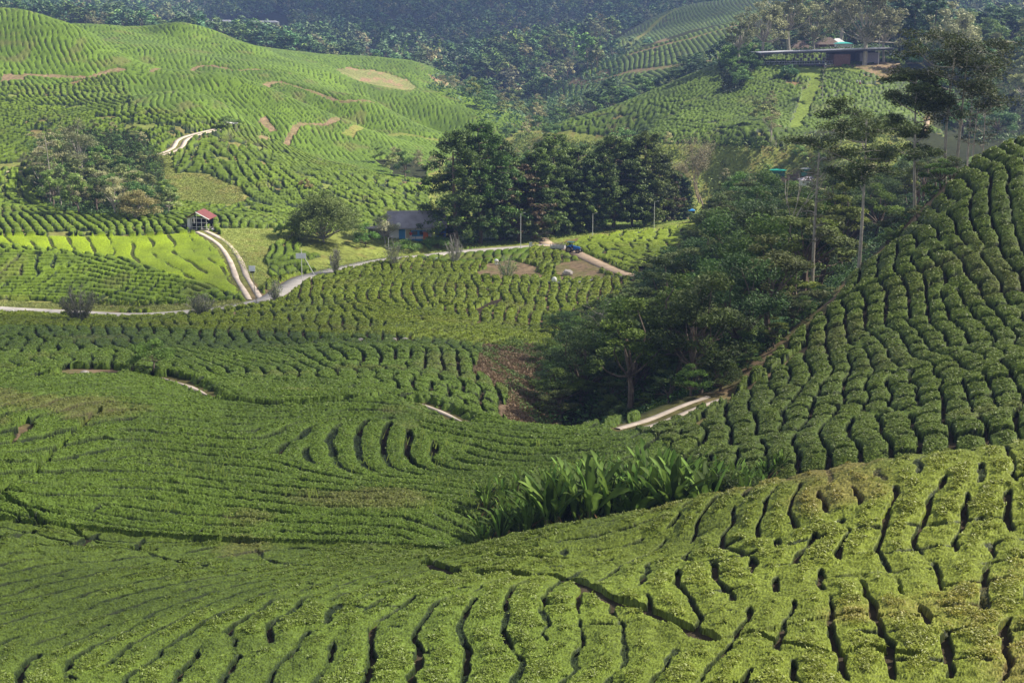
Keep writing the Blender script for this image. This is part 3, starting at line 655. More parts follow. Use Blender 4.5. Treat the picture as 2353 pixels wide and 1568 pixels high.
def t_broad(seed,h=8,r=3.4,n=5200,size=.15,c0=(0.030,0.057,0.018),c1=(0.146,0.225,0.047),bark=BARKM,trunk=.35,nc=26,flat=.6,onemesh=False,name='broadleaf_tree',cr=.34,upb=.9):
    rg=np.random.default_rng(seed); mb=MB(); th=h*trunk; top=np.array([rg.normal()*.3,rg.normal()*.3,th])
    limb(mb,(0,0,-.6),top,h*.028,h*.02,rg,.04,7)
    cs=[];rs=[]
    for i in range(nc):
        a=i*2.4+rg.random(); q=math.sqrt((i+.5)/nc); rr=r*q*(.75+.4*rg.random()); z=th+(h-th)*(.94-.62*q*q)+rg.normal()*h*.04-.1*h*(i%3)
        c=np.array([rr*math.cos(a),rr*math.sin(a),max(z,th*.7)]); cs.append(c); rs.append(r*cr*(.6+.6*rg.random()))
        if i%2==0: limb(mb,top+(0,0,-.2*rg.random()),c,h*.012,h*.003,rg,.08,4,3)
    V,Fc,k,n=clump_cards(cs,np.array(rs),n,size,rg,flat,upb)
    return finish_tree(name,mb,bark,V,Fc,leafcol(n,k,rg,c0,c1),LEAFM,onemesh)
def t_layer(seed,h=14,r=4,n=6000,size=.14,c0=(.025,.040,.012),c1=(.105,.135,.034),bare=.5,nl=9,lean=0.,bark=PALEB,name='tall_tree',twin=0):
    """tall pale trunk with flat tiers of leaves"""
    rg=np.random.default_rng(seed); mb=MB(); cs=[];rs=[]
    for tw in range(1+twin):
        bx=tw*.75; top=np.array([lean+bx*1.6,0,h*(.93 if not tw else .86)])
        limb(mb,(bx,0,-1),top,h*.0125,h*.004,rg,.02,8,8)
        for i in range(nl):
            f=bare+(1-bare)*(i+.3)/nl; p=np.array([bx,0,0])*(1-f)+top*f; a=i*2.399+seed+tw*2; L=r*(1.05-.75*abs((i/nl)-.35))*(.7+.5*rg.random())
            e=p+np.array([math.cos(a)*L,math.sin(a)*L,L*(.18+.30*rg.random())]); limb(mb,p,e,h*.005,h*.0015,rg,.08,5,4)
            for q in (.45,.75,1.0):
                cs.append(p*(1-q)+e*q+rg.normal(size=3)*.3+np.array([0,0,.25])); rs.append(r*.25*(.6+.7*rg.random()))
                for _q in range(2): s_=cs[-1]+rg.normal(size=3)*r*.2*np.array([1,1,.25]); limb(mb,p*(1-q)+e*q,s_,h*.002,h*.001,rg,.1,4,2); cs.append(s_); rs.append(r*.22)
    V,Fc,k,n=clump_cards(cs,np.array(rs),n,size*1.1,rg,.42,1.1)
    return finish_tree(name,mb,bark,V,Fc,leafcol(n,k,rg,c0,c1),LEAFM)
def t_conifer(seed,h=24,r=5.,n=17000,size=.30,c0=(.030,.052,.016),c1=(.150,.205,.045),low=.10,pw=.38,brown=0.,name='conifer_tree',onemesh=False,nb=120):
    rg=np.random.default_rng(seed); mb=MB(); limb(mb,(0,0,-1),(rg.normal()*.5,0,h*.97),h*.022,h*.004,rg,.01,8,6)
    cs=[];rs=[]; nb=nb; top_=.55
    for i in range(nb):
        f=low+(1-low)*(i+rg.random())/nb; prof=math.sqrt(max(0,1-((f-pw)/(1.02-pw))**2 if f>pw else 1))*(.72+.28*min(1,(f-low)/.12)); L=r*prof*(.70+.5*rg.random()); a=rg.random()*6.283
        z=h*f; e=np.array([math.cos(a)*L,math.sin(a)*L,z-L*.10+rg.normal()*.3]);
        if i%3==0: limb(mb,(0,0,z),e,h*.005,h*.001,rg,.06,4,3)
        for q in (.55,.8,1.0): cs.append(np.array([0,0,z])*(1-q)+e*q+rg.normal(size=3)*.25); rs.append(h*.042*(1.15-.40*q+.5*rg.random()))
    V,Fc,k,n=clump_cards(cs,np.array(rs),n,size,rg,.55,.8); col=leafcol(n,k,rg,c0,c1)
    if brown: b=np.repeat((rg.random(k.max()+1)<brown)[k],4)[:,None]; col=np.where(b,np.array((.13,.10,.055)),col)
    return finish_tree(name,mb,BARKM,V,Fc,col,LEAFM,onemesh)
def t_bare(seed,h=10,spread=.55,bark=PALEB,levels=4,r0=None,n_leaf=0,size=.1,c0=(0.169,0.169,0.068),c1=(0.390,0.332,0.137),name='bare_tree',up=.75,fork=3,first=.35):
    rg=np.random.default_rng(seed); mb=MB(); tips=[]
    def br(p,d,L,r,l):
        e=p+d*L; limb(mb,p,e,r,r*.62,rg,.06,max(3,7-(levels-l)),3)
        if l==0: tips.append(e); return
        for i in range(fork if l<levels else fork):
            a=rg.random()*6.283; nd=d*up+np.array([math.cos(a),math.sin(a),.25*rg.random()])*spread*(.6+.6*rg.random()); nd/=np.linalg.norm(nd); tips.append(e)
            br(e-d*L*rg.random()*.45,nd,L*(.62+.2*rg.random()),r*.55,l-1)
    br(np.array([0,0,-.5]),np.array([0,0,1.]),h*first+.5,r0 or h*.014,levels)
    V=None;Fc=None;col=None
    if n_leaf: V,Fc,k,n=clump_cards(np.array(tips),h*.05,n_leaf,size,rg,.8); col=leafcol(n,k,rg,c0,c1)
    return finish_tree(name,mb,bark,V,Fc,col,LEAFM)
def t_bush(seed,h=4.5,r=2.2,stems=26,n=1500,size=.13,c0=(0.119,0.151,0.068),c1=(0.312,0.332,0.176),name='roadside_bush'):
    """upright grey twigs fanning from the base, thin leaves low down"""
    rg=np.random.default_rng(seed); mb=MB(); cs=[]
    for i in range(stems):
        a=rg.random()*6.283; q=math.sqrt(rg.random()); e=np.array([math.cos(a)*r*q,math.sin(a)*r*q,h*(1-.35*q*q)*(.75+.3*rg.random())]); p=np.array([e[0]*.12,e[1]*.12,-.2])
        pts=limb(mb,p,e,.055,.018,rg,.04,4,4)
        for j in range(4):
            t=.4+.5*rg.random(); b=p*(1-t)+e*t; limb(mb,b,b+np.array([rg.normal()*.35,rg.normal()*.35,.5+.5*rg.random()])*h*.2,.025,.010,rg,.05,3,2)
        for t in (.3,.5,.7,.9): cs.append(p*(1-t)+e*t)
    cs=np.array(cs); V,Fc,k,n=clump_cards(cs,.42,n,size,rg,1.); 
    o=empty(name,(0,0,0)); mb.build('twigs',GREYB,o,True); npmesh('foliage',V,Fc,LEAFM,o,col=leafcol(n,k,rg,c0,c1)); return o
BANM=attr_mat('banana_leaf',rough=.6,spec=.12,nscale=2.5,lo=.75,hi=1.25,translucent=.35,objvar=.6)
DRYB=simple('dry_banana_leaf',(.30,.17,.07),.8,.3,5.)
def t_banana(seed,h=4.,nl=9,name='banana_plant',leaf=2.4):
    rg=np.random.default_rng(seed); o=empty(name,(0,0,0)); mb=MB(); th=h*.45
    for q in range(2): mb.tube([(q*.35,q*.2,-.5),(q*.35,q*.25,th*(1-.3*q))],[.16,.09],8)
    mb.build('stem',simple('banana_stem',(.16,.15,.07),.7,.3,4.) if 'banana_stem' not in bpy.data.materials else bpy.data.materials['banana_stem'],o,True)
    for i in range(nl+2):
        dry=i>=nl; a=i*2.4+rg.random()*.7; L=leaf*(.75+.4*rg.random()); el=R(rg.uniform(50,89)) if not dry else R(rg.uniform(-70,-35)); droop=rg.uniform(.05,.75) if not dry else .3; wd=.19*(.8+.4*rg.random())*(.45 if dry else 1)
        p=np.array([.12*math.cos(a),.12*math.sin(a),th*(.8+.25*rg.random())]); S=11; V=[];pp=[]
        for s in range(S+1):
            t=s/S; e=el-droop*t*t*1.5; pp.append(p.copy()); d=np.array([math.cos(a)*math.cos(e),math.sin(a)*math.cos(e),math.sin(e)]); p=p+d*(L+.5)/S
        side=np.array([-math.sin(a+rg.normal()*.3),math.cos(a),0])
        tw=rg.normal()*.5; side=side*math.cos(tw)+np.array([0,0,1])*math.sin(tw)
        for s in range(S+1):
            t=s/S; ww=0.02 if t<.2 else wd*math.sin(math.pi*min(1,(t-.2)/.8*.97+.03))**.55+.01
            rag=1-.35*rg.random()*(t>.3)
            up_=np.array([0,0,ww*.28]); V+= [pp[s]-side*ww*rag+up_,pp[s],pp[s]+side*ww*(1-.35*rg.random()*(t>.3))+up_]
        V=np.array(V); i3=np.arange(3*(S+1)).reshape(S+1,3); Fc=np.concatenate([np.stack([i3[:-1,j],i3[1:,j],i3[1:,j+1],i3[:-1,j+1]],-1) for j in(0,1)])
        c=np.tile(np.array((.085,.135,.026))*rg.choice([.5,.8,1.,1.6,2.2]),(len(V),1)); c[1::3]=c[1::3]*1.5
        # tears across the blade
        if not dry:
            keep=np.ones(len(Fc),bool); keep[[k for k in range(len(Fc)) if rg.random()<.06 and 4<k%S<S-1]]=False; Fc=Fc[keep]
        npmesh('leaf',V,Fc,DRYB if dry else BANM,o,col=c)
    return o
def t_fern(seed,h=2.2,L=2.0,n=11,name='tree_fern',c=(.12,.20,.03)):
    rg=np.random.default_rng(seed); o=empty(name,(0,0,0)); mb=MB(); mb.tube([(0,0,-.5),(0,0,h)],[.13,.10],7); mb.build('trunk',BARKM,o,True)
    V=[];Fc=[]
    for i in range(n):
        a=i*6.283/n+rg.normal()*.1; p=np.array([0,0,h]); S=14
        for s in range(S):
            t=s/S; e=R(38)-t*1.25; d=np.array([math.cos(a)*math.cos(e),math.sin(a)*math.cos(e),math.sin(e)]); q=p+d*L/S; sd=np.array([-math.sin(a),math.cos(a),-.25]); wl=.42*math.sin(math.pi*(t*.9+.08))**.7*L/2
            for sg_ in(-1,1):
                s2=sd*np.array([sg_,sg_,1]); b=len(V); V+=[p,p+s2*wl+d*.12,q*.55+p*.45+s2*wl*.9+d*.12,q*.6+p*.4]; Fc.append((b,b+1,b+2,b+3))
            p=q
    npmesh('fronds',np.array(V),np.array(Fc),LEAFM,o,col=np.tile(c,(len(V),1))); return o
def put(proto,used,loc,rz=0,s=1.,label=None,group=None,cat='tree'):
    """first use moves the model itself, later uses copy it"""
    if proto.name not in used:
        used.add(proto.name); proto.location=loc; proto.rotation_euler=(0,0,rz); proto.scale=s if hasattr(s,'__len__') else (s,)*3; return tag(proto,label,cat,group)
    return copy_tree(proto,loc,rz,s,label,group,cat)
USED=set()
# --- the dark conifers along the track, one by one: base u,v, top v, half width px, kind, label
for i,(u,v,vt,hw,kw,lb) in enumerate([
 (1050,564,318,60,dict(),'broad dark conifer beside the blue house, leftmost of the tall row'),
 (1104,562,304,62,dict(c1=(0.119,0.277,0.047)),'tallest dark conifer with fresh green tips, right of the one by the blue house'),
 (1150,552,345,44,dict(),'narrow dark conifer tucked behind the brown-twigged one'),
 (1192,556,392,48,dict(brown=.5,n=15000),'thin brownish conifer with bare pale twigs showing, behind the lamp pole'),
 (1272,538,326,50,dict(),'conifer with a pointed top standing left of the dirt track mouth'),
 (1300,536,400,40,dict(c1=(0.197,0.277,0.058)),'shorter olive conifer with two trunks showing beside the dirt track'),
 (1352,527,398,42,dict(brown=.25,c1=(0.197,0.263,0.066)),'rounded olive conifer with a dark gap on its left, behind the second lamp pole'),
 (1408,524,326,52,dict(),'tall blackish conifer in the middle of the right half of the row'),
 (1452,520,372,40,dict(c1=(0.185,0.263,0.058)),'mid height conifer right of the blackish one'),
 (1482,518,322,42,dict(),'tall slim dark conifer before the bare beige tree'),
 (1522,512,378,30,dict(brown=.2),'greyish conifer near the third lamp pole'),
 (1232,550,362,42,dict(),'dark conifer filling the gap left of the pointed one'),
 (1330,531,350,42,dict(),'dark conifer standing between the pointed one and the rounded olive one'),
 (1556,506,400,24,dict(),'small dark conifer at the left foot of the bare beige tree'),
 (1655,498,425,22,dict(),'dark conifer just right of the bare beige tree')]):
    p=place(u,v,225,320); h=(v-vt)/F*p[1]*1.04; t=t_conifer(40+i,h*1.03,hw/F*p[1]*1.5,**{**dict(n=24000,size=.27),**kw})
    put(t,USED,p,i*1.1,1.,lb,'dark conifers along the track')
def height(u,v,vt,p): return (float(uv(p[0]/p[1],(p[2]-CZ)/p[1])[1])-vt)/F*p[1]*1.04
def solo(fn,u,v,vt,Ym,label,cat='tree',rz=0.,group=None,**kw):
    p=place(u,v,*Ym); h=height(u,v,vt,p); t=fn(h=h,**kw); return put(t,USED,p,rz,1.,label,group,cat)
# --- bare beige tree
solo(t_bare,1605,496,288,(225,330),'bare beige tree with a fan of fine twigs right of the conifer row',seed=3,levels=5,spread=.42,bark=TWIGM,fork=3,up=.95,first=.28,r0=.24,n_leaf=5200,size=.17,c0=(.22,.18,.11),c1=(.36,.30,.19))
# --- tall pale trunks above the dark wood
G='tall pale-trunked trees above the dark wood'
solo(t_layer,1972,612,262,(120,136),'tall tree with a straight pale trunk and flat tiered crown standing at the ridge path',seed=2,r=4.9,n=16000,bare=.55,nl=9,group=G,name='tall_tree')
solo(t_layer,2110,414,168,(134,150),'leaning pale-trunked tree with a wide flat crown left of the twin trunks',seed=5,r=4.4,n=14000,bare=.48,nl=8,lean=-.9,group=G)
solo(t_layer,2176,402,98,(136,150),'tallest tree, two pale trunks side by side under a broad dark umbrella crown',seed=8,r=5.6,n=22000,bare=.52,nl=9,twin=1,group=G)
solo(t_layer,1868,628,330,(125,150),'thin pale tree with sparse twigs left of the straight trunk',seed=11,r=1.8,n=900,bare=.45,nl=7,group=G,c0=(0.101,0.119,0.051),c1=(0.273,0.254,0.117))
solo(t_bare,1806,606,425,(130,160),'slender dead grey stem with few side branches inside the dark wood',seed=12,levels=3,spread=.5,fork=2,up=1.2,first=.55,group=G)
for j,(u,v,vt,s) in enumerate([(2224,348,205,21),(2240,346,225,22),(2256,345,240,23)]):
    solo(t_layer,u,v,vt,(150,230),['leftmost','middle','rightmost'][j]+' of the three thin pale trunks behind the twin-trunked tree',seed=s,r=2.3,n=1500,bare=.45,nl=6,group='three thin pale trunks')
solo(t_bare,1400,812,655,(110,150),'dead grey tree with long forked branches at the lower left edge of the wood',seed=31,levels=4,spread=.8,fork=2,up=.8,first=.38)
solo(t_bare,1442,800,690,(110,150),'smaller dead grey tree with two curved stems beside the forked one',seed=36,levels=3,spread=.5,fork=2,up=1.,first=.4)
solo(t_bare,1796,690,560,(122,150),'leafless white-barked tree with crooked spreading branches under the dead stem',seed=33,levels=4,spread=1.0,fork=2,up=.6,first=.3,r0=.11)
# --- ferns and small plants at the wood edge
p=place(1712,812,104,125); t=t_fern(1,2.0,2.3,n=11,c=(.20,.30,.05)); put(t,USED,p,.3,1.,'bright green tree fern with spread fronds at the edge of the dark wood',None,'fern')
p=place(1792,742,110,135); t=t_fern(2,2.4,2.2,n=10,c=(.06,.11,.03)); put(t,USED,p,.9,1.,'dark tree fern above the bright one in the shaded wood',None,'fern')
p=place(1640,880,100,125); t=t_fern(4,1.6,1.9,n=10,c=(.05,.10,.03)); put(t,USED,p,.5,1.,'low dark fern near the twin concrete strips',None,'fern')
# --- small flat-topped tree
solo(t_broad,352,862,782,(98,120),'small flat-topped tree standing alone at the end of the concrete path',seed=50,r=1.75,n=4500,size=.09,trunk=.42,nc=20,flat=.45,c0=(0.051,0.101,0.020),c1=(0.195,0.312,0.058),bark=TWIGM,name='flat_topped_tree')
# --- big round bush tree and neighbours
solo(t_broad,745,556,448,(225,262),'big rounded bushy tree left of the blue house',seed=51,r=5.4,n=24000,size=.18,trunk=.10,nc=80,flat=.8,c0=(0.051,0.092,0.024),c1=(0.273,0.370,0.098),bark=GREYB,name='rounded_tree',cr=.30)
solo(t_broad,672,552,505,(225,262),'yellowish shrub at the left foot of the big rounded tree',cat='shrub',seed=52,r=1.9,n=1800,size=.15,trunk=.1,nc=14,c0=(0.085,0.135,0.034),c1=(0.312,0.410,0.078),name='shrub')
solo(t_broad,640,546,520,(225,262),'small round shrub on the grass between hut and rounded tree',cat='shrub',seed=53,r=1.2,n=800,size=.14,trunk=.1,nc=8,c0=(0.085,0.151,0.034),c1=(0.273,0.390,0.078),name='shrub')
solo(t_broad,885,560,496,(235,275),'grey-leaved small tree in front of the blue house',seed=54,r=2.6,n=2600,size=.14,trunk=.3,nc=20,c0=(0.151,0.169,0.101),c1=(0.468,0.429,0.293),bark=GREYB,name='small_tree')
solo(t_broad,1005,568,546,(240,275),'dark hedge shrub below the blue house',cat='shrub',seed=55,r=3.,n=2500,size=.16,trunk=.05,nc=22,c0=(0.051,0.101,0.025),c1=(0.176,0.293,0.058),name='shrub')
solo(t_broad,930,574,556,(240,275),'low green shrub beside the house garden, above the road',cat='shrub',seed=56,r=2.8,n=2200,size=.16,trunk=.05,nc=18,c0=(0.051,0.119,0.025),c1=(0.195,0.332,0.058),name='shrub')
solo(t_broad,838,565,512,(235,275),'leafy bush right of the big rounded tree',cat='shrub',seed=57,r=2.2,n=2000,size=.16,trunk=.1,nc=16,c0=(0.051,0.101,0.025),c1=(0.195,0.312,0.058),name='shrub')
# --- grey bushes along the road
for j,(u,v,vt,r,lb,sd) in enumerate([
 (186,742,652,2.5,'largest grey twiggy bush, beside the road at the left',1),
 (462,726,668,2.3,'grey-green twiggy bush where the road passes behind it',2),
 (633,690,640,1.2,'slim twiggy bush standing against the pale road junction',3),
 (771,630,562,1.3,'purplish upright twiggy bush right of the braced pole',4),
 (905,612,548,1.9,'pale grey twiggy bush below the house garden',5),
 (1044,606,536,1.7,'pale grey upright bush on the road edge near the conifers',6)]):
    p=place(u,v,165,262); t=t_bush(60+sd,height(u,v,vt,p),r,n=[2600,2200,900,900,700,300][j],stems=[34,30,18,20,24,26][j]); put(t,USED,p,j,1.,lb,'grey twiggy bushes along the road','bush')
solo(t_bush,1165,640,585,(190,250),'thin leafy bush in the bare brown patch of the roadside tea',cat='bush',seed=70,r=2.0,n=900,stems=14,c0=(0.101,0.151,0.051),c1=(0.254,0.351,0.098))
print('named trees',time.time()-T0)
# ---------------- woods: single trees where the photo shows them; the largest in view one by one, the rest as one mass
CAND=[]
def cand(proto,loc,rz,sc3,h0,label,group): CAND.append((sc3[2]*h0/loc[1],proto,loc,rz,sc3,label,group))
def visible(x,y,ztop):
    """is the point seen from the camera over the hills"""
    f=np.linspace(.06,.985,110)[None]; X=x[:,None]*f; Y=np.maximum(y[:,None]*f,12); Z=CZ+(ztop[:,None]-CZ)*f
    t=terr_t(np.clip(X/Y,-.61,.61),np.log(Y))*Y+CZ
    return (Z-t>-.3).all(1)
def scatter(poly,Ya,Yb,n,mind,seed,vis=None,tries=40):
    rg=np.random.default_rng(seed); P=np.array(poly); s0,_=st(P[:,0].min(),400); s1,_=st(P[:,0].max(),400); pts=[]
    M=n*tries; s=rg.uniform(float(s0)*1.03-.01,float(s1)*1.03+.01,M); y=np.sqrt(rg.uniform(Ya**2,Yb**2,M)); x=s*y; z=base_z(x,y); u,v=uv(x/y,(z-CZ)/y)
    k=np.where(inpoly(u,v,poly))[0]
    if vis is not None: k=k[visible(x[k],y[k],z[k]+vis)]
    cell={}; out=[]
    for i in k:
        c=(int(x[i]//mind),int(y[i]//mind)); ok=True
        for a in(-1,0,1):
            for b in(-1,0,1):
                for q in cell.get((c[0]+a,c[1]+b),()):
                    if (q[0]-x[i])**2+(q[1]-y[i])**2<mind*mind: ok=False;break
                if not ok:break
            if not ok:break
        if ok:
            cell.setdefault(c,[]).append((x[i],y[i])); out.append((x[i],y[i],z[i],u[i],v[i]))
            if len(out)>=n:break
    return out
def topv(tab,u): a=np.array(tab); return float(np.interp(u,a[:,0],a[:,1]))
WOOD=[(t_broad(100+i,h=8,r=[2.9,3.3,2.5,3.6,2.8,3.0,2.6][i],n=[6500,7500,5200,8000,5200,6000,4200][i],size=.14,trunk=[.3,.25,.35,.2,.4,.3,.35][i],nc=[26,34,20,38,18,28,18][i],flat=[.5,.6,.4,.55,.35,.6,.5][i],
   c0=[(0.023,0.041,0.011),(0.026,0.052,0.013),(0.039,0.062,0.013),(0.023,0.045,0.015),(0.056,0.069,0.015),(0.026,0.055,0.011),(.045,.060,.020)][i],c1=[(0.114,0.169,0.029),(0.127,0.199,0.032),(0.190,0.239,0.032),(0.101,0.159,0.038),(.14,.185,.05),(0.152,0.239,0.029),(.16,.19,.06)][i],cr=.3),8.) for i in range(7)]
WT=PL('1240 985;1262 830;1300 752;1400 690;1500 622;1560 560;1620 510;1650 430;1700 395;1780 400;1830 440;1900 400;2000 400;2090 360;2150 345;2250 350')
wp=PL('1262 985;1250 850;1290 770;1400 690;1500 600;1620 510;1660 430;1760 400;1900 360;2120 330;2230 345;2215 385;2095 505;1950 630;1845 735;1640 900;1500 952;1400 985')
cnt=0
for x,y,z,u,v in scatter(wp,99,290,165,4.0,5,vis=6):
    vt=topv(WT,u); h=(v-vt)/F*y*1.04*rng.uniform(.62,1.02); h=min(max(h,3.2),13 if y>150 else 9.5)
    k=int(rng.integers(0,7)); t,h0=WOOD[k]; s=h/h0
    side='along its lower left edge' if u<1480 else ('beyond the tall pale trunks' if y>185 else ('beside the ridge path' if v<830 and y<140 else 'in its middle'))
    cand(t,(x,y,gz(x,y)),rng.uniform(0,6.28),(max(s,.62)*rng.uniform(.95,1.25),)*2+(s,),h0,'dark green tree in the shaded wood, '+side,'trees of the dark wood')
# shrubs on the ridge edge of the wood
for x,y,z,u,v in scatter(PL('1250 990;1262 900;1330 880;1500 860;1640 790;1800 690;1900 610;2060 500;2190 380;2215 392;2100 515;1955 640;1848 750;1640 912;1500 962;1400 990'),96,165,75,2.6,8,vis=3):
    k=int(rng.integers(0,7)); t,h0=WOOD[k]; s=rng.uniform(.22,.42)
    put(t,USED,(x,y,gz(x,y)-.3),rng.uniform(0,6.28),(s*1.5,s*1.5,s),'low leafy shrub in the strip between the dark wood and the ridge path','shrubs at the edge of the dark wood','shrub')
print('wood',time.time()-T0)
# left wood
# mid distance trees: valley behind the conifers, around the parking, hillside by the long building
MID=[(t_broad(200+i,h=10,r=[4.2,3.6,4.8,3.4,3.8][i],n=[2600,2200,3000,1500,2200][i],size=[.34,.32,.36,.30,.34][i],trunk=.3,nc=[24,20,28,18,22][i],flat=.6,upb=1.4,bark=PALEB if i in(3,4) else BARKM,
   c0=[(0.046,0.092,0.027),(0.069,0.124,0.032),(0.050,0.103,0.041),(0.182,0.194,0.092),(0.115,0.149,0.058)][i],c1=[(0.224,0.356,0.093),(0.316,0.433,0.093),(0.211,0.343,0.105),(0.527,0.486,0.263),(0.396,0.433,0.158)][i]),10.) for i in range(5)]
LW=PL('70 335;160 300;330 310;372 380;395 500;200 502;110 482;70 420')
LWT=PL('60 360;100 300;140 290;200 290;260 320;330 345;380 400')
for x,y,z,u,v in scatter(LW,240,345,60,3.8,21,vis=6):
    vt=topv(LWT,u); h=min(max((v-vt)/F*y*rng.uniform(.35,.75),2.8),6.5); t,h0=MID[int(rng.choice([0,1,3,4,4,1]))]; s=h/h0
    cand(t,(x,y,gz(x,y)),rng.uniform(0,6.28),(s*1.15,s*1.15,s*1.15),h0,'bushy tree in the small wood left of the zigzag track, '+('lower part' if v>430 else 'upper part'),'trees of the small left wood')
solo(t_layer,114,472,306,(240,330),'pale-trunked tree with forked bare limbs at the left side of the small left wood',seed=24,r=3.2,n=1700,size=.2,bare=.4,nl=8,c0=(0.135,0.135,0.068),c1=(0.332,0.312,0.156))
solo(t_bare,272,446,372,(240,330),'leafless grey-brown tree inside the small left wood',seed=26,levels=4,spread=.8,fork=3,up=.8,first=.25,bark=GREYB,r0=.12)
solo(t_broad,185,420,285,(240,345),'tall pale-leaved tree at the top of the small left wood',seed=27,r=4.2,n=5200,size=.2,trunk=.35,nc=30,c0=(0.119,0.144,0.059),c1=(0.390,0.390,0.195),bark=PALEB,name='pale_tree')
solo(t_broad,316,505,440,(240,300),'olive-brown rounded tree at the lower right of the small left wood',seed=28,r=3.6,n=5200,size=.18,trunk=.15,nc=30,c0=(0.135,0.126,0.051),c1=(0.390,0.332,0.137),bark=GREYB,name='olive_tree')
solo(t_broad,528,304,270,(300,400),'small umbrella-shaped tree over the little roof on the left slope',seed=29,r=2.6,n=2200,size=.16,trunk=.5,nc=14,flat=.4,c0=(0.085,0.135,0.034),c1=(0.273,0.370,0.098),name='umbrella_tree')
solo(t_broad,700,432,414,(260,340),'lone brownish shrub in the tea on the middle left slope',cat='shrub',seed=30,r=1.6,n=700,size=.2,trunk=.1,nc=8,c0=(0.151,0.119,0.051),c1=(0.351,0.254,0.117),name='shrub')
PALEMID=t_broad(230,h=20,r=7.5,n=5200,size=.40,trunk=.28,nc=54,flat=.75,c0=(0.144,0.160,0.076),c1=(0.410,0.399,0.215),bark=PALEB,cr=.22,name='pale_tree')
PALEMID2=t_broad(231,h=20,r=6.,n=4200,size=.40,trunk=.34,nc=44,flat=.8,c0=(0.126,0.144,0.068),c1=(0.351,0.351,0.176),bark=PALEB,cr=.22,name='pale_tree')
DARKMID=t_conifer(232,20,3.6,n=3600,size=.5,nb=60,c0=(0.020,0.048,0.024),c1=(0.088,0.156,0.058))
def midtrees(poly,a,b,n,md,seed,hr,lab,grp,pick=(0,1,2,3,4),vis=6,wide=1.):
    for x,y,z,u,v in scatter(PL(poly),a,b,n,md,seed,vis=vis):
        t,h0=MID[int(rng.choice(pick))]; s=rng.uniform(*hr)/h0; cand(t,(x,y,gz(x,y)-.2),rng.uniform(0,6.28),(s*wide,s*wide,s),h0,lab,grp)
midtrees('1000 420;1080 360;1150 330;1200 300;1300 305;1560 335;1700 335;1700 450;1560 420;1300 420;1100 430',300,520,44,8,31,(3.5,6.5),'valley tree behind the dark conifer row','valley trees behind the conifers',vis=9)
midtrees('1660 470;1660 350;1800 330;1950 330;2060 310;2100 340;2100 500;1900 480',290,420,42,7,32,(4,7),'small tree around the parking ground seen over the dark wood','trees around the parking ground',(0,1,3,4),vis=7)
midtrees('860 372;960 366;1040 400;1000 420;900 410',310,460,9,6,33,(4,7),'grey-green tree at the foot of the left hills, left of the conifers','trees at the foot of the left hills',(1,3,4))
midtrees('1000 200;1060 180;1140 250;1300 245;1420 225;1420 270;1280 312;1180 350;1090 300',480,700,60,8,34,(4,7.5),'grey-green tree in the narrow valley between the left hills and the central plots','trees in the narrow central valley',(0,2,3,4),vis=8)
midtrees('980 205;1000 165;1150 130;1240 95;1370 95;1410 120;1380 145;1285 190;1255 230;1180 250;1080 230',660,900,100,8,35,(6,9.5),'tree of the wooded knoll in the central distance','trees of the wooded knoll',(0,1,2,4),vis=10,wide=1.15)
midtrees('1655 150;1735 128;1738 165;1700 215;1655 222',420,480,14,5,36,(4,7),'dark tree on the slope at the left end of the long building','dark trees left of the long building',(0,2),vis=8)
midtrees('1735 235;1800 235;1815 330;1740 330',350,420,5,8,37,(5,8),'slender pale tree standing in the tea below the long building','slender trees in the tea below the long building',(3,4))
midtrees('2100 260;2230 330;2352 330;2400 100;2230 100;2100 130',160,520,30,8,38,(7,12),'tree of the right-hand slope behind the twin trunks','trees behind the twin trunks',(0,2,4),vis=8)
for j,(u,v,vt,Y,k,lb) in enumerate([(1752,134,5,462,0,'wide pale-leaved tree over the left end of the long building'),(1815,128,-30,468,1,'pale-leaved tall tree behind the left half of the roof'),(1868,124,15,480,0,'low pale-leaved tree behind the middle of the roof'),(1925,118,-35,470,1,'pale-leaved tree with steep pale limbs behind the roof middle'),
   (1985,150,-40,452,0,'large pale-leaved tree rising in front of the right half of the building'),(2030,142,30,455,1,'pale-leaved tree by the right end of the building'),(1700,150,40,470,1,'pale-leaved tree left of the long building'),(2065,128,-20,465,2,'dark columnar tree at the car park right of the building'),(2098,132,10,460,2,'shorter dark columnar tree at the car park'),(2140,150,-10,455,2,'dark columnar tree farthest right at the car park'),(2180,190,20,420,0,'pale-leaved tree behind the umbrella crown')]):
    p=place(u,v,Y-30,Y+40); t=[PALEMID,PALEMID2,DARKMID][k]; s=height(u,v,vt,p)/20.; put(t,USED,p,j*1.3,(s*1.05,s*1.05,s),lb,'tall trees around the long building')
solo(t_layer,1890,232,150,(380,430),'thin pale tree in the grass strip below the building',seed=41,r=2.,n=350,size=.3,bare=.5,nl=5)
solo(t_bare,1770,330,255,(350,400),'bare thin pale tree at the foot of the tea hillside',seed=42,levels=3,spread=.4,fork=2,up=1.,first=.4)
solo(t_bare,1405,330,268,(380,520),'bare pinkish tree in the valley behind the conifers',seed=43,levels=4,spread=.4,fork=3,up=1.,first=.3,bark=TWIGM)
solo(t_broad,1812,178,152,(400,460),'round glossy bush on the lawn below the long building',cat='shrub',seed=58,r=3.,n=1500,size=.3,trunk=.05,nc=18,c0=(0.034,0.085,0.034),c1=(0.156,0.293,0.098),name='shrub')
print('mid trees',time.time()-T0)
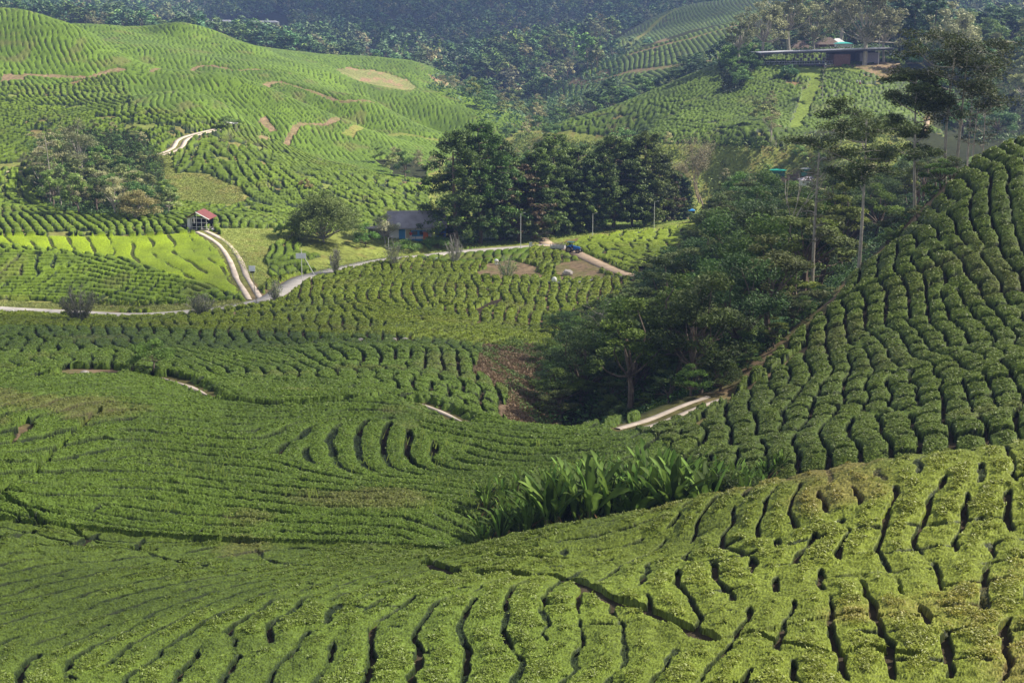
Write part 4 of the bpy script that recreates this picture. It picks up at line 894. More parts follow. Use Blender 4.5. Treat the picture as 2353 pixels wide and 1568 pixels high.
# far forest: the nearest as single trees, the rest one mass
FARM=attr_mat('far_forest_leaves',rough=.7,spec=.1,nscale=.12,lo=.7,hi=1.25)
FP=[t_broad(300+i,h=14,r=[5.5,4.6,6.2,5.0][i],n=[420,360,480,380][i],size=[1.0,.95,1.05,.9][i],trunk=.3,nc=[14,12,16,12][i],flat=.7,onemesh=True,upb=2.2,bark=PALEB,cr=.36,
   c0=[(0.027,0.057,0.027),(0.040,0.077,0.027),(0.034,0.068,0.034),(0.085,0.101,0.051)][i],c1=[(0.127,0.215,0.069),(0.186,0.293,0.069),(0.137,0.234,0.098),(0.254,0.273,0.137)][i]) for i in range(4)]
_rg=np.random.default_rng(99); M=60000; s_=_rg.uniform(-.40,.40,M); y_=np.sqrt(_rg.uniform(520.**2,1750.**2,M)); x_=s_*y_; z_=base_z(x_,y_); u_,v_=uv(s_,(z_-CZ)/y_)
ok=(v_>-130)&~(inpoly(u_,v_,PL('1360 150;1460 40;1540 -20;1560 -60;1820 -120;1820 160;1600 170;1450 140'))&(y_<1000))&(tea_zone(x_,y_,u_,v_)==0)&~inpoly(u_,v_,PL('445 52;665 48;670 104;445 104'))&~inpoly(u_,v_,PL('1030 155;1040 135;1125 120;1125 140'))
c_,_,_=cover(x_[ok],y_[ok],z_[ok]); ii=np.where(ok)[0][(c_==0)|(c_==CID['floor'])]; keep=[];cell=set()
for i in ii:
    md=7.5 if y_[i]<1000 else 10.; q=(int(x_[i]//md),int(y_[i]//md))
    if q in cell: continue
    cell.add(q); keep.append(i)
keep=np.array(keep); keep=keep[visible(x_[keep],y_[keep],z_[keep]+14)]; keep=keep[np.argsort(y_[keep])]
print('far trees',len(keep),time.time()-T0)
NIND=120
for i in keep[:NIND]:
    k=int(_rg.integers(0,4)); s=_rg.uniform(.55,1.05); cand(FP[k],(x_[i],y_[i],z_[i]-.3),_rg.uniform(0,6.28),(s*1.05,s*1.05,s),14,'hazy green tree at the near edge of the far forest','trees at the near edge of the far forest')
CAND.sort(key=lambda c:-c[0]); fv=[];ff=[];fc=[];o=0
def meshdata(me):
    V=np.empty(len(me.vertices)*3,np.float32); me.vertices.foreach_get('co',V); Fi=np.empty(len(me.loops),np.int32); me.loops.foreach_get('vertex_index',Fi); C=np.empty(len(me.vertices)*4,np.float32); me.color_attributes['col'].data.foreach_get('color',C); return V.reshape(-1,3),Fi.reshape(-1,4),C.reshape(-1,4)[:,:3]
for c in CAND[:262]: put(c[1],USED,c[2],c[3],c[4],c[5],c[6])
CACHE={}
for _,t,loc,rz,sc3,_l,_g in CAND[262:]:
    if t.name not in CACHE:
        q=[k.data for k in t.children if k.name.startswith('crown')] or [t.data]; CACHE[t.name]=meshdata(q[0])
    V,Fi,C=CACHE[t.name]; ca,sa=math.cos(rz),math.sin(rz); X=V[:,0]*sc3[0];Y=V[:,1]*sc3[1]
    fv.append(np.column_stack([X*ca-Y*sa+loc[0],X*sa+Y*ca+loc[1],V[:,2]*sc3[2]+loc[2]]));ff.append(Fi+o);fc.append(C*_rg.uniform(.8,1.3));o+=len(V)
for t in [w[0] for w in WOOD]+[w[0] for w in MID]+FP:
    if t.name not in USED:
        CAND=[c for c in CAND if c[1] is not t]
        for k in list(t.children): bpy.data.objects.remove(k)
        bpy.data.objects.remove(t) if t not in FP else None
src=[]
for t in FP:
    me=t.data; V=np.empty(len(me.vertices)*3,np.float32); me.vertices.foreach_get('co',V); V=V.reshape(-1,3); Fi=np.empty(len(me.loops),np.int32); me.loops.foreach_get('vertex_index',Fi); C=np.empty(len(V)*4,np.float32); me.color_attributes['col'].data.foreach_get('color',C); src.append((V,Fi.reshape(-1,4),C.reshape(-1,4)[:,:3]))
for n_,i in enumerate(keep[NIND:]):
    V,Fi,C=src[int(_rg.integers(0,4))]; far=y_[i]>850
    if far: # fewer, larger leaf clumps
        f0=len(V)-4*((len(V)//4)//3)
        sel=slice(len(V)-4*160,len(V)); Vv=V[sel].reshape(-1,4,3); cc=Vv.mean(1,keepdims=True); Vv=((Vv-cc)*1.5+cc).reshape(-1,3); Cc=C[sel]; Fq=np.arange(640).reshape(-1,4)
    else: Vv=V;Cc=C;Fq=Fi
    a=_rg.uniform(0,6.28); s=_rg.uniform(.6,1.15); ca,sa=math.cos(a)*s,math.sin(a)*s
    W_=np.column_stack([Vv[:,0]*ca-Vv[:,1]*sa+x_[i],Vv[:,0]*sa+Vv[:,1]*ca+y_[i],Vv[:,2]*s*_rg.uniform(.85,1.2)+z_[i]-.4])
    fv.append(W_);ff.append(Fq+o);fc.append(Cc*1.45*_rg.uniform(.7,1.3)*np.array([_rg.uniform(.85,1.3),1,_rg.uniform(.8,1.2)]));o+=len(W_)
if fv: tag(npmesh('far_forest',np.concatenate(fv),np.concatenate(ff),FARM,col=np.concatenate(fc)),'dense blue-green forest covering the far slopes along the top','forest',None,'stuff')
for t in FP:
    if t.name not in USED: bpy.data.objects.remove(t)
print('far forest',time.time()-T0,o)
# ---------------- bananas behind the near slope
BP=[t_banana(400+i,h=4.2,leaf=[1.3,1.6,1.2,1.7][i],nl=12) for i in range(4)]
BT=PL('1090 1195;1150 1130;1250 1068;1300 1035;1400 1040;1520 1008;1620 1040;1700 1032;1760 1080')
def bananas(u,v0,Y,vt,lab,grp,sc_=None):
    s,_=st(u,1200); x=float(s)*Y; z=gz(x,Y); p=(x,Y,z); uu,vv=uv(x/Y,(z-CZ)/Y); h=(float(vv)-vt)/F*Y*1.04; t=BP[int(rng.integers(0,4))]; k=max(.5,h/3.9)
    put(t,USED,p,rng.uniform(0,6.28),(k,k,k),lab,grp,'banana plant')
for i in range(150):
    q=(i+.5)/150; u=1100+q*680+rng.uniform(-14,14); Y=rng.uniform(64.5,74)
    vt=topv(BT,u)+abs(rng.normal())*60*(1 if i%3 else .12)
    bananas(u,0,Y,vt,'banana plant with ragged upright leaves in the thicket behind the near slope, '+('left end' if q<.3 else 'centre' if q<.65 else 'right end'),'banana thicket')
for x,y,u in [(0,0,0)]: pass
for i in range(9):
    Y=rng.uniform(66,72); u=1610+i*19; s,_=st(u,1150); x=float(s)*Y; t,h0=WOOD[[0,2,5][i%3]]; z=gz(x,Y); uu,vv=uv(x/Y,(z-CZ)/Y); h=(float(vv)-topv(PL('1600 1075;1680 1055;1760 1090;1800 1110'),u)-rng.uniform(0,18))/F*Y; k=max(.25,h/8.)
    put(t,USED,(x,Y,z),i,(k*1.05,k*1.05,k),'dark leafy shrub at the right end of the banana thicket','shrubs by the banana thicket','shrub')
for i,(u,v) in enumerate([(1425,870),(1452,860),(1470,850),(1500,842),(1440,885),(1480,875)]):
    p=place(u,v+12,100,150); t=BP[i%4]; put(t,USED,p,i*1.7,.62,'small banana plant in the lower edge of the dark wood','bananas in the dark wood','banana plant')
for i,(u,v) in enumerate([(1795,742),(1778,736),(1815,748)]):
    p=place(u,v,105,150); put(BP[i],USED,p,i*2.,.6,'banana plant near the dark tree fern','bananas near the dark fern','banana plant')
# ---------------- low growth
def low_growth(poly,a,b,n,size,c0,c1,hh,lab,seed,mat=LEAFM,name='undergrowth',up=.6,cat='undergrowth'):
    rg=np.random.default_rng(seed); P=np.array(PL(poly)); s0,_=st(P[:,0].min(),600); s1,_=st(P[:,0].max(),600); M=n*14
    s=rg.uniform(float(s0)*1.03-.01,float(s1)*1.03+.01,M); y=np.sqrt(rg.uniform(a*a,b*b,M)); x=s*y; z=base_z(x,y); u,v=uv(s,(z-CZ)/y); k=np.where(inpoly(u,v,PL(poly)))[0][:n]
    if len(k)==0: return
    z=ground(x[k],y[k]); cl=(fbm(x[k],y[k],2.6,3,seed)*.5+.5); C=np.column_stack([x[k],y[k],z+hh*cl*rg.random(len(k))**.6]); V,Fc=leaf_tris(C,size*(.6+.8*rg.random(len(k))),rg,up)
    m=np.clip(cl*.7+rg.random(len(k))*.5-.1,0,1)[:,None]; c=np.repeat((np.array(c0)*(1-m)+np.array(c1)*m)*1.6,4,0)
    tag(npmesh(name,V,Fc,mat,col=c),lab,cat,None,'stuff')
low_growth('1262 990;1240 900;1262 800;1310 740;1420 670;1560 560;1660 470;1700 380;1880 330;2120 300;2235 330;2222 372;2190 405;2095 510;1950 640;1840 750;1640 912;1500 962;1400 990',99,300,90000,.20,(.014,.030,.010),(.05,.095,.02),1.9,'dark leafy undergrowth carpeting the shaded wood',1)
low_growth('1090 860;1110 800;1230 800;1270 850;1290 985;1180 992;1160 960;1170 900;1130 880',100,185,26000,.13,(.12,.085,.05),(.26,.185,.11),1.1,'dry pinkish brown scrub at the bottom of the gully',2,name='dry_scrub',up=.1,cat='scrub')
low_growth('1090 820;1180 790;1280 790;1262 1000;1200 960;1140 870',105,190,9000,.15,(.03,.055,.015),(.09,.13,.03),1.3,'green weeds mixed into the gully scrub',3,name='weeds',cat='weeds')
low_growth('510 526;700 530;700 545;625 562;612 582;628 640;606 668;575 640;540 590;505 552',195,262,14000,.10,(.13,.16,.04),(.25,.26,.08),.35,'short yellowish grass between the hut and the twin track',4,name='grass',up=.2,cat='grass')
low_growth('690 612;830 585;1060 566;1060 540;850 545;800 560;1180 548;1290 520;1700 478;1700 498;1340 546;1060 576;880 594;740 626',200,320,16000,.12,(.10,.15,.03),(.20,.26,.06),.4,'green verge grass above the road and under the conifers',5,name='grass',up=.2,cat='grass')
low_growth('-60 690;230 700;430 700;560 690;560 702;430 714;230 714;-60 704',180,215,9000,.11,(.08,.10,.03),(.20,.19,.06),.4,'dry grass bank just above the road at the left',6,name='grass',up=.2,cat='grass')
low_growth('345 350;385 352;410 400;470 400;560 430;560 470;420 470;380 440',240,360,9000,.15,(.12,.17,.04),(.24,.26,.08),.4,'yellow-green grass slope with scattered bushes above the red roofed hut',7,name='grass',up=.2,cat='grass')
low_growth('60 335;160 300;330 310;375 380;395 500;200 502;110 482;70 420',240,350,15000,.28,(.02,.04,.012),(.08,.12,.03),1.8,'undergrowth filling the small left wood',8)
low_growth('1000 440;1100 380;1200 310;1560 335;1700 330;2060 305;2100 340;2100 500;1700 480;1000 560',300,520,30000,.42,(.05,.08,.02),(.17,.21,.05),2.2,'bushes and weeds of the valley floor behind the conifers',9)
low_growth('980 205;1000 165;1150 130;1240 90;1400 90;1430 120;1420 285;1280 312;1150 340;1080 250',470,900,16000,.8,(.02,.04,.018),(.07,.11,.04),3.5,'undergrowth of the wooded knoll and central valley',10)
low_growth('1650 130;1735 125;1735 165;1700 215;1655 222',400,480,3500,.4,(.014,.03,.014),(.04,.07,.03),2.,'dark undergrowth left of the long building',11)
low_growth('1740 105;2400 60;2400 330;2235 330;2150 250;2120 140;1740 135',300,560,16000,.55,(.02,.04,.016),(.08,.11,.04),3.,'undergrowth on the slope behind the long building',12)
# bright grass blades poking out of the dome's tea
_r=np.random.default_rng(77); _P=[]
for _ in range(46):
    u0,v0=_r.uniform(820,1330),_r.uniform(1020,1240)
    if _<12: u0,v0=_r.uniform(330,800),_r.uniform(1020,1230)
    h_=hit(u0,v0,64,98)
    for q in range(int(_r.integers(2,8))):
        _P.append((h_[0]+_r.normal()*.9,h_[1]+_r.normal()*.4))
_P=np.array(_P); _z=ground(_P[:,0],_P[:,1])+.45; V=[]
for (x,y),z in zip(_P,_z):
    a=_r.uniform(0,6.28); L=_r.uniform(.3,.6); dx,dy=math.cos(a)*.18,math.sin(a)*.18
    V+=[(x-.025,y,z),(x+.025,y,z),(x+dx+.012,y+dy,z+L),(x+dx-.012,y+dy,z+L)]
tag(npmesh('grass_blades',np.array(V),np.arange(len(V)).reshape(-1,4),LEAFM,col=np.tile((.38,.46,.10),(len(V),1))),'bright yellow-green grass blades sticking out of the tea on the dome','grass',None,'stuff')
print('growth',time.time()-T0)
# ---------------- paints
def P_(n,c,**k): return simple(n,c,**k)
WHITE=P_('white_paint',(.75,.74,.72),rough=.6,var=.06); REDR=P_('red_roof_sheet',(.17,.050,.048),rough=.6,var=.2,scale=1.5); DARK=P_('dark_interior',(.03,.028,.03),rough=.9,var=.2)
GREYR=P_('grey_sheet_roof',(.33,.31,.34),rough=.6,var=.25,scale=.7); BLUE=P_('blue_paint',(.03,.16,.62),rough=.5,var=.1); LBLUE=P_('light_blue_paint',(.05,.25,.52),rough=.5,var=.1); GREYM=P_('grey_metal',(.30,.29,.30),rough=.55,var=.15); TYRE=P_('tyre_rubber',(.03,.028,.027),rough=.9,var=.2); CREAM=P_('cream_paint',(.55,.46,.28),rough=.7,var=.1)
TRB=P_('tractor_blue',(.02,.14,.50),rough=.35,var=.08,spec=.5); MUD=P_('muddy_rim',(.26,.21,.17),rough=.8,var=.3,scale=8); WOODG=P_('grey_timber',(.30,.27,.25),rough=.9,var=.25,scale=3); TEAL=P_('teal_roof',(.02,.30,.22),rough=.5,var=.15); BROWNW=P_('brown_wall',(.17,.09,.08),rough=.8,var=.2)
GLASS=P_('window_glass',(.04,.05,.07),rough=.15,var=.2,spec=.6); THATCH=P_('brown_thatch',(.17,.125,.10),rough=.95,var=.25,scale=4); ORANGE=P_('orange_paint',(.55,.14,.03),rough=.6,var=.1); ROCK=P_('pale_rock',(.38,.34,.31),rough=.9,var=.3,scale=2.5,bump=.5)
def part(name,mat,par,*fns):
    m=MB(); [f(m) for f in fns]; return m.build(name,mat,par)
# --- red roofed hut: 4.2 m wide, gable to the camera
p=place(462,524,225,262); k=p[1]/238.
e=empty('hut',p,R(-6),'small open timber hut with a red gable roof at the top of the twin track','hut')
Wd=3.5*k; Dp=3.6; H=2.0; rz=3.05
part('roof',REDR,e,lambda m:m.add([(-Wd*.62,-Dp/2-.4,H-.1),(0,-Dp/2-.4,rz+.1),(Wd*.62,-Dp/2-.4,H-.1),(-Wd*.62,Dp/2+.3,H-.1),(0,Dp/2+.3,rz+.1),(Wd*.62,Dp/2+.3,H-.1),(-Wd*.62,-Dp/2-.4,H-.2),(0,-Dp/2-.4,rz),(Wd*.62,-Dp/2-.4,H-.2),(-Wd*.62,Dp/2+.3,H-.2),(0,Dp/2+.3,rz),(Wd*.62,Dp/2+.3,H-.2)],[(0,1,4,3),(1,2,5,4),(6,9,10,7),(7,10,11,8),(0,6,7,1),(1,7,8,2),(0,3,9,6),(2,8,11,5),(3,4,10,9),(4,5,11,10)]))
part('gable_trim',WHITE,e,lambda m:m.tube([(-.1,-Dp/2-.44,rz),(Wd*.62,-Dp/2-.44,H-.17)],.09,4),lambda m:m.tube([(-.0,-Dp/2-.42,rz-.2),(0,-Dp/2-.42,H)],.04,4))
part('side_wall',WHITE,e,lambda m:m.box((-Wd/2+.25,-Dp/2+.1,H/2-.1),(.55,.08,H)),lambda m:m.box((-Wd/2,0,H/2-.1),(.08,Dp-.1,H)))
part('floor',WOODG,e,lambda m:m.box((0,0,.02),(Wd,Dp,.25)))
part('back_wall',DARK,e,lambda m:m.box((0,Dp/2-.2,H*.45),(Wd-.2,.08,H*.9)))
part('counter',DARK,e,lambda m:m.box((.15,-Dp/2+.9,.75),(1.6,.5,.9)))
fr=part('front_frame',WHITE,e,*[ (lambda m,x=x:m.box((x,-Dp/2,H/2-.05),(.08,.08,H+.1))) for x in(-Wd*.28,-Wd*.05,Wd*.2,Wd*.44)],lambda m:m.box((.1,-Dp/2-.02,H-.02),(Wd*1.02,.07,.09)),lambda m:m.box((.1,-Dp/2-.02,H*.62),(Wd*.95,.06,.06)),lambda m:m.box((.1,-Dp/2-.02,.5),(Wd*.95,.06,.06)))
part('railing',WOODG,e,*[(lambda m,x=x:m.box((x,-Dp/2-.3,.4),(.07,.07,.95))) for x in(-Wd*.95,-Wd*.75,-Wd*.58,Wd*.6,Wd*.78)],lambda m:m.box((-Wd*.77,-Dp/2-.3,.7),(Wd*.42,.05,.06)),lambda m:m.box((Wd*.69,-Dp/2-.3,.55),(Wd*.25,.05,.06)))
p=place(494,530,225,262); tag(part('water_tub',WHITE,None,lambda m:m.tube([(0,0,-.1),(0,0,.35)],[.55,.6],12)),'low white tub on the grass right of the hut','tub').location=p
# --- blue house
p=place(952,547,236,280); e=empty('house',p,R(8),'blue and white house with a large grey sheet roof beside the conifers','house')
LX=9.8; 
part('wall',WHITE,e,lambda m:m.box((-.9,0,1.1),(LX-2.2,4.6,2.5)))
part('end_wall',BLUE,e,lambda m:m.prism([(0,-.2),(0,2.3),(.0,2.35),(.12,2.35),(.12,-.2)],-2.3,2.3).add([(0,0,0)],[]),lambda m:m.box((LX/2-.1,.2,1.5),(1.6,4.4,3.3)))
part('roof',GREYR,e,lambda m:m.add([(-LX/2,-3.1,2.35),(LX/2+.8,-3.1,2.35),(LX/2+.8,.4,5.0),(-LX/2,.4,5.0),(-LX/2,3.1,2.6),(LX/2+.8,3.1,2.6),(-LX/2,-3.1,2.2),(LX/2+.8,-3.1,2.2),(LX/2+.8,.4,4.85),(-LX/2,.4,4.85),(-LX/2,3.1,2.45),(LX/2+.8,3.1,2.45)],[(0,1,2,3),(3,2,5,4),(6,9,8,7),(9,10,11,8),(0,6,7,1),(4,5,11,10),(0,3,9,6),(3,4,10,9),(1,7,8,2),(2,8,11,5)]))
part('door',LBLUE,e,lambda m:m.box((-2.4,-2.36,1.0),(1.1,.08,2.0)))
for x in(-.1,1.2): wdw=part('window',LBLUE,e,lambda m:m.box((x,-2.36,1.25),(1.3,.08,1.1))); part('pane',GLASS,wdw,lambda m:m.box((x+.0,-2.41,1.3),(.9,.04,.7)))
part('panel',CREAM,e,lambda m:m.box((-1.2,-2.36,1.2),(.9,.07,1.5)))
part('skirting',LBLUE,e,lambda m:m.box((-.9,-2.37,.05),(LX-2.3,.08,.35)))
part('dish',WHITE,e,lambda m:m.ball((-3.0,-3.0,2.9),.45,10,6,1,1,.3),lambda m:m.tube([(-3.0,-2.9,2.1),(-3.0,-2.9,2.8)],.04,5))
p=place(978,556,240,275); e=empty('kiosk',(p[0],p[1]+.2,p[2]),0,'small orange-red booth at the right end of the blue house','booth'); part('wall',ORANGE,e,lambda m:m.box((0,0,.9),(.9,.9,2.0))); part('roof',GREYR,e,lambda m:m.box((0,0,1.98),(1.3,1.3,.12),taper=.8))
p=place(866,545,238,275); e=empty('shed',p,R(5),'low open shed with a pale flat roof left of the blue house','shed')
part('roof',WOODG,e,lambda m:m.box((0,0,1.8),(4.6,2.6,.12),ry=R(-3))); 
for x in(-2.1,-.6,.8,2.1): part('post',WHITE if x<-2 else WOODG,e,lambda m:m.box((x,-1.1,.8),(.12,.12,2.0)))
part('wall',WOODG,e,lambda m:m.box((.3,1.0,.8),(3.8,.08,1.7)))
# --- little roof on the left slope
p=place(530,302,300,400); e=empty('shelter',p,R(-10),'tiny shelter with a pale sloping roof under the umbrella-shaped tree','shelter'); part('roof',WHITE,e,lambda m:m.box((0,0,1.9),(3.4,1.8,.1),ry=R(7),rx=R(6)))
for x in(-1.4,1.4):
    for y in(-.7,.7): part('post',WOODG,e,lambda m:m.box((x,y,.8),(.12,.12,2.1)))
part('bench',DARK,e,lambda m:m.box((.2,0,.45),(2.2,.6,.12)),lambda m:m.box((-.7,0,.2),(.1,.5,.5)),lambda m:m.box((1.1,0,.2),(.1,.5,.5)))
# --- poles
def pole(u,v,vt,lab,Ym,lean=0,r=.06,extra=None,mat=None,grp=None,cat='pole',name='pole'):
    p=place(u,v,*Ym); h=height(u,v,vt,p); e=empty(name,p,0,lab,cat,grp); part('mast',mat or WHITE,e,lambda m:m.tube([(0,0,-.4),(lean*h,0,h)],[r,r*.7],7))
    if extra: extra(e,h,lean)
    return e
def solar(w_,hh,wire=None):
    def f(e,h,lean):
        pn=part('solar_panel',WHITE,e,lambda m:m.box((lean*h*.9,-.08,h-.3),(w_,.07,hh),rx=R(-18))); part('panel_cells',P_('pale_cells',(.85,.86,.88),rough=.3,var=.1),pn,lambda m:m.box((lean*h*.9,-.135,h-.3),(w_*.86,.02,hh*.84),rx=R(-18)))
        part('battery_box',DARK,e,lambda m:m.box((lean*h*.85,.05,h-.3-hh*.62),(.55,.3,.25)))
    return f
pole(590,696,612,'slim pole with a single tilted white panel at the road junction',(180,215),-.10,.06,solar(.9,.8),WOODG,cat='lamp post',name='solar_lamp')
def braced(e,h,lean):
    pn=part('solar_panel',WHITE,e,lambda m:m.box((-.05,-.1,h*.78),(1.55,.08,.85),rx=R(-8))); part('panel_cells',P_('pale_cells2',(.85,.86,.88),rough=.3,var=.1),pn,lambda m:m.box((-.05,-.155,h*.78),(1.4,.02,.7),rx=R(-8)))
    part('brace',WHITE,e,lambda m:m.tube([(.05,0,h*.88),(2.6,-.6,-.3)],.05,6))
pole(694,643,573,'white pole with a wide white panel and a slanting brace beside the road bend',(195,230),0,.06,braced,cat='lamp post',name='solar_lamp')
lamp=lambda e,h,l:part('lamp_head',GREYM,e,lambda m:m.tube([(l*h,0,h-.1),(l*h+.5,0,h+.1)],.05,5),lambda m:m.box((l*h+.65,0,h+.1),(.4,.18,.1)))
G='slim pale lamp posts along the road'
pole(1196,572,492,'slim pale lamp post on the road edge before the conifers',(235,262),0,.055,lamp,grp=G,cat='lamp post',name='lamp_post')
pole(1361,542,492,'slim pale lamp post in the tea behind the tractor',(245,290),0,.055,lamp,grp=G,cat='lamp post',name='lamp_post')
pole(1502,532,465,'slim pale lamp post farthest right, before the last conifers',(250,300),0,.055,lamp,grp=G,cat='lamp post',name='lamp_post')
pole(926,528,490,'white post sticking up in front of the grey roof',(240,262),0,.06,lamp,cat='lamp post',name='lamp_post',grp=G)
pole(893,600,546,'thin white post rising from the pale grey bush',(225,258),0,.045,lamp,cat='lamp post',name='lamp_post',grp=G)
pole(2017,150,70,'thin pole at the car park right of the long building',(430,470),0,.08,lamp,cat='lamp post',name='lamp_post')
def sign(u,v,w_,h_,mat,lab,Ym,post=.9):
    p=place(u,v,*Ym); e=empty('sign',p,0,lab,'sign'); part('board',mat,e,lambda m:m.box((0,-.05,post),(w_,.05,h_))); part('post',GREYM,e,lambda m:m.box((0,0,post/2-.1),(.07,.06,post+.2))); return e
s_=sign(1219,573,.55,.7,WHITE,'small white notice board on the road edge left of the trailer',(238,262),1.0)
# marker posts of the culverts
for i,(u,v) in enumerate([(760,602),(1003,600),(364,727),(540,708),(604,703),(30,722)]):
    p=place(u,v,175,262); tag(part('marker_stone',WHITE,None,lambda m:m.box((0,0,.25),(.35,.3,.75),taper=.8),lambda m:m.box((.28,-.15,.1),(.25,.25,.4),taper=.8)),'small white marker stone on the lower edge of the grey road','marker stone','marker stones along the road').location=p
# --- tractor and trailer (x forward)
p=place(1316,580,228,262); k=1.0; ang=R(-22)
e=empty('tractor',p,ang,'blue farm tractor with a canopy facing right on the dirt track','tractor')
e.scale=(.80,)*3
part('bonnet',TRB,e,lambda m:m.add([(.15,-.36,.75),(1.75,-.32,.75),(1.75,.32,.75),(.15,.36,.75),(.15,-.36,1.5),(1.6,-.28,1.28),(1.6,.28,1.28),(.15,.36,1.5)],[(3,2,1,0),(4,5,6,7),(0,1,5,4),(1,2,6,5),(2,3,7,6),(3,0,4,7)]))
part('chassis',GREYM,e,lambda m:m.box((.5,0,.6),(2.4,.45,.35)),lambda m:m.box((-.7,0,.7),(.8,1.0,.4)),lambda m:m.box((1.35,0,.45),(.18,1.4,.16)))
part('grille',DARK,e,lambda m:m.box((1.76,0,1.0),(.05,.5,.4)))
for y in(-.2,.2): part('headlight',WHITE,e,lambda m:m.box((1.79,y,1.1),(.05,.14,.12)))
for y in(-.72,.72): part('mudguard',TRB,e,lambda m:m.tube([(-1.25,y,.95),(-1.05,y,1.35),(-.65,y,1.5),(-.2,y,1.35)],.19,6))
part('seat',DARK,e,lambda m:m.box((-.75,0,1.2),(.45,.5,.12)),lambda m:m.box((-.98,0,1.45),(.1,.5,.5)))
part('steering_wheel',DARK,e,lambda m:m.tube([(0,0,1.3),(-.2,0,1.6)],.03,5),lambda m:m.ball((-.2,0,1.6),.2,10,4,.2))
rf=part('canopy',P_('teal_canopy',(.06,.16,.18),rough=.4,var=.1),e,lambda m:m.box((-.55,0,2.32),(1.5,1.35,.09)))
for x in(-1.15,.1):
    for y in(-.55,.55): part('canopy_post',DARK,e,lambda m:m.box((x,y,1.75),(.06,.06,1.15)))
part('exhaust',DARK,e,lambda m:m.tube([(1.0,.25,1.3),(1.0,.25,1.95)],.05,6))
def wheel(par,x,y,r,wd):
    w1=MB(); s=1 if y>0 else -1; w1.tube([(x,y-wd/2,r),(x,y-wd/2+.05,r),(x,y+wd/2-.05,r),(x,y+wd/2,r)],[r*.9,r,r,r*.9],18)
    for q in range(16):
        a=q*6.283/16; w1.box((x+math.cos(a)*r,y,r+math.sin(a)*r),(.10,wd*.95,.07),ry=-a)
    o=w1.build('wheel',TYRE,par); part('rim',MUD,o,lambda m:m.tube([(x,y-wd/2-.02,r),(x,y+wd/2+.02,r)],r*.6,14),lambda m:m.tube([(x,y-wd/2-.06,r),(x,y+wd/2+.06,r)],r*.2,8))
for y in(-.78,.78): wheel(e,-.7,y,.72,.36); wheel(e,1.35,y,.48,.26)
ca,sa=math.cos(ang),math.sin(ang)
tx,ty=p[0]-ca*3.5*.80,p[1]-sa*3.5*.80+.1; e=empty('trailer',(tx,ty,gz(tx,ty)),ang+R(2),'grey slatted trailer hitched behind the blue tractor','trailer'); e.scale=(.80,)*3
part('bed',GREYM,e,lambda m:m.box((0,0,.78),(3.0,1.6,.12)),lambda m:m.box((1.9,0,.6),(.9,.12,.1)))
for nm_,c_,d_ in (('side_board',(0,-.79,1.12),(3.0,.05,.55)),('side_board',(0,.79,1.12),(3.0,.05,.55)),('end_board',(-1.48,0,1.12),(.05,1.55,.55)),('end_board',(1.48,0,1.12),(.05,1.55,.55))):
    part(nm_,P_('trailer_board',(.55,.54,.54),rough=.7,var=.2,scale=5) if 'trailer_board' not in bpy.data.materials else bpy.data.materials['trailer_board'],e,lambda m:m.box(c_,d_))
part('rail',WOODG,e,*[(lambda m,y=y,z=z:m.box((0,y,z),(3.04,.05,.06))) for y in(-.8,.8) for z in(1.55,1.75)],*[(lambda m,x=x,y=y:m.box((x,y,1.45),(.06,.06,.8))) for x in(-1.48,-.75,0,.75,1.48) for y in(-.81,.81)])
for x in(-.55,): 
    for y in(-.82,.82): wheel(e,x,y,.4,.22)
# --- long hillside building on stilts
a=place(1738,152,435,470); b=place(2025,146,440,470); L=math.hypot(b[0]-a[0],b[1]-a[1]); an=math.atan2(b[1]-a[1],b[0]-a[0])
zf=CZ+(-(math.tan(math.atan((152-784)/F)+P0)))*a[1] if False else float(CZ+float(st(1738,150)[1])*a[1])
e=empty('long_building',(a[0],a[1],zf),an,'long dark building with a flat grey roof and open glazed deck on the hillside','building')
slope=math.tan(R(2.2)); PURP=P_('dark_cladding',(.055,.050,.075),rough=.6,var=.2); STEEL=P_('pale_steel',(.50,.50,.56),rough=.4,var=.1)
part('deck',PURP,e,lambda m:m.box((L*.30,2.5,0),(L*.6,7,.45)))
part('deck_edge',STEEL,e,lambda m:m.box((L*.30,-1.05,.28),(L*.6,.1,.12)))
for i in range(7): part('stilt',DARK,e,lambda m:m.box((L*.04+i*L*.085,0,-2.2),(.25,.25,4.4)))
part('rear_wall',PURP,e,lambda m:m.box((L*.8,5.5,2.0),(L*.4,.3,4.0)))
part('side_block',BROWNW,e,lambda m:m.box((L*.66,1.5,1.4),(L*.13,7,3.6)))
part('right_wing',P_('lilac_wall',(.30,.27,.33),rough=.7,var=.15),e,lambda m:m.box((L*.92,3.5,1.9),(L*.16,3.6,3.2)))
part('retaining_wall',BROWNW,e,lambda m:m.box((L*.72,-2.0,-.7),(L*.42,.5,1.3)))
rf=part('roof',STEEL,e,lambda m:m.box((L*.53,1.5,4.0+L*.5*.02),(L*1.07,9,.22),ry=-R(1.6)))
part('fascia',PURP,e,lambda m:m.box((L*.53,-2.9,3.72+L*.5*.02),(L*1.05,.2,.5),ry=-R(1.6)))
for i in range(9): part('post',PURP,e,lambda m:m.box((L*.01+i*L*.07,-.9,1.9),(.16,.16,3.7)))
rr=random.Random(4)
for i in range(10):
    x=L*.30+i*L*.030; w1=part('window',STEEL,e,lambda m:m.box((x,1.0,1.4+.9*(i%2)+.2),(.9,.1,1.2))); part('pane',GLASS,w1,lambda m:m.box((x,.93,1.4+.9*(i%2)+.2),(.7,.04,1.0)))
part('railing',STEEL,e,lambda m:m.box((L*.30,-1.0,1.15),(L*.6,.06,.07)),*[(lambda m,i=i:m.box((L*.01+i*L*.02,-1.0,.7),(.05,.05,.9))) for i in range(30)])
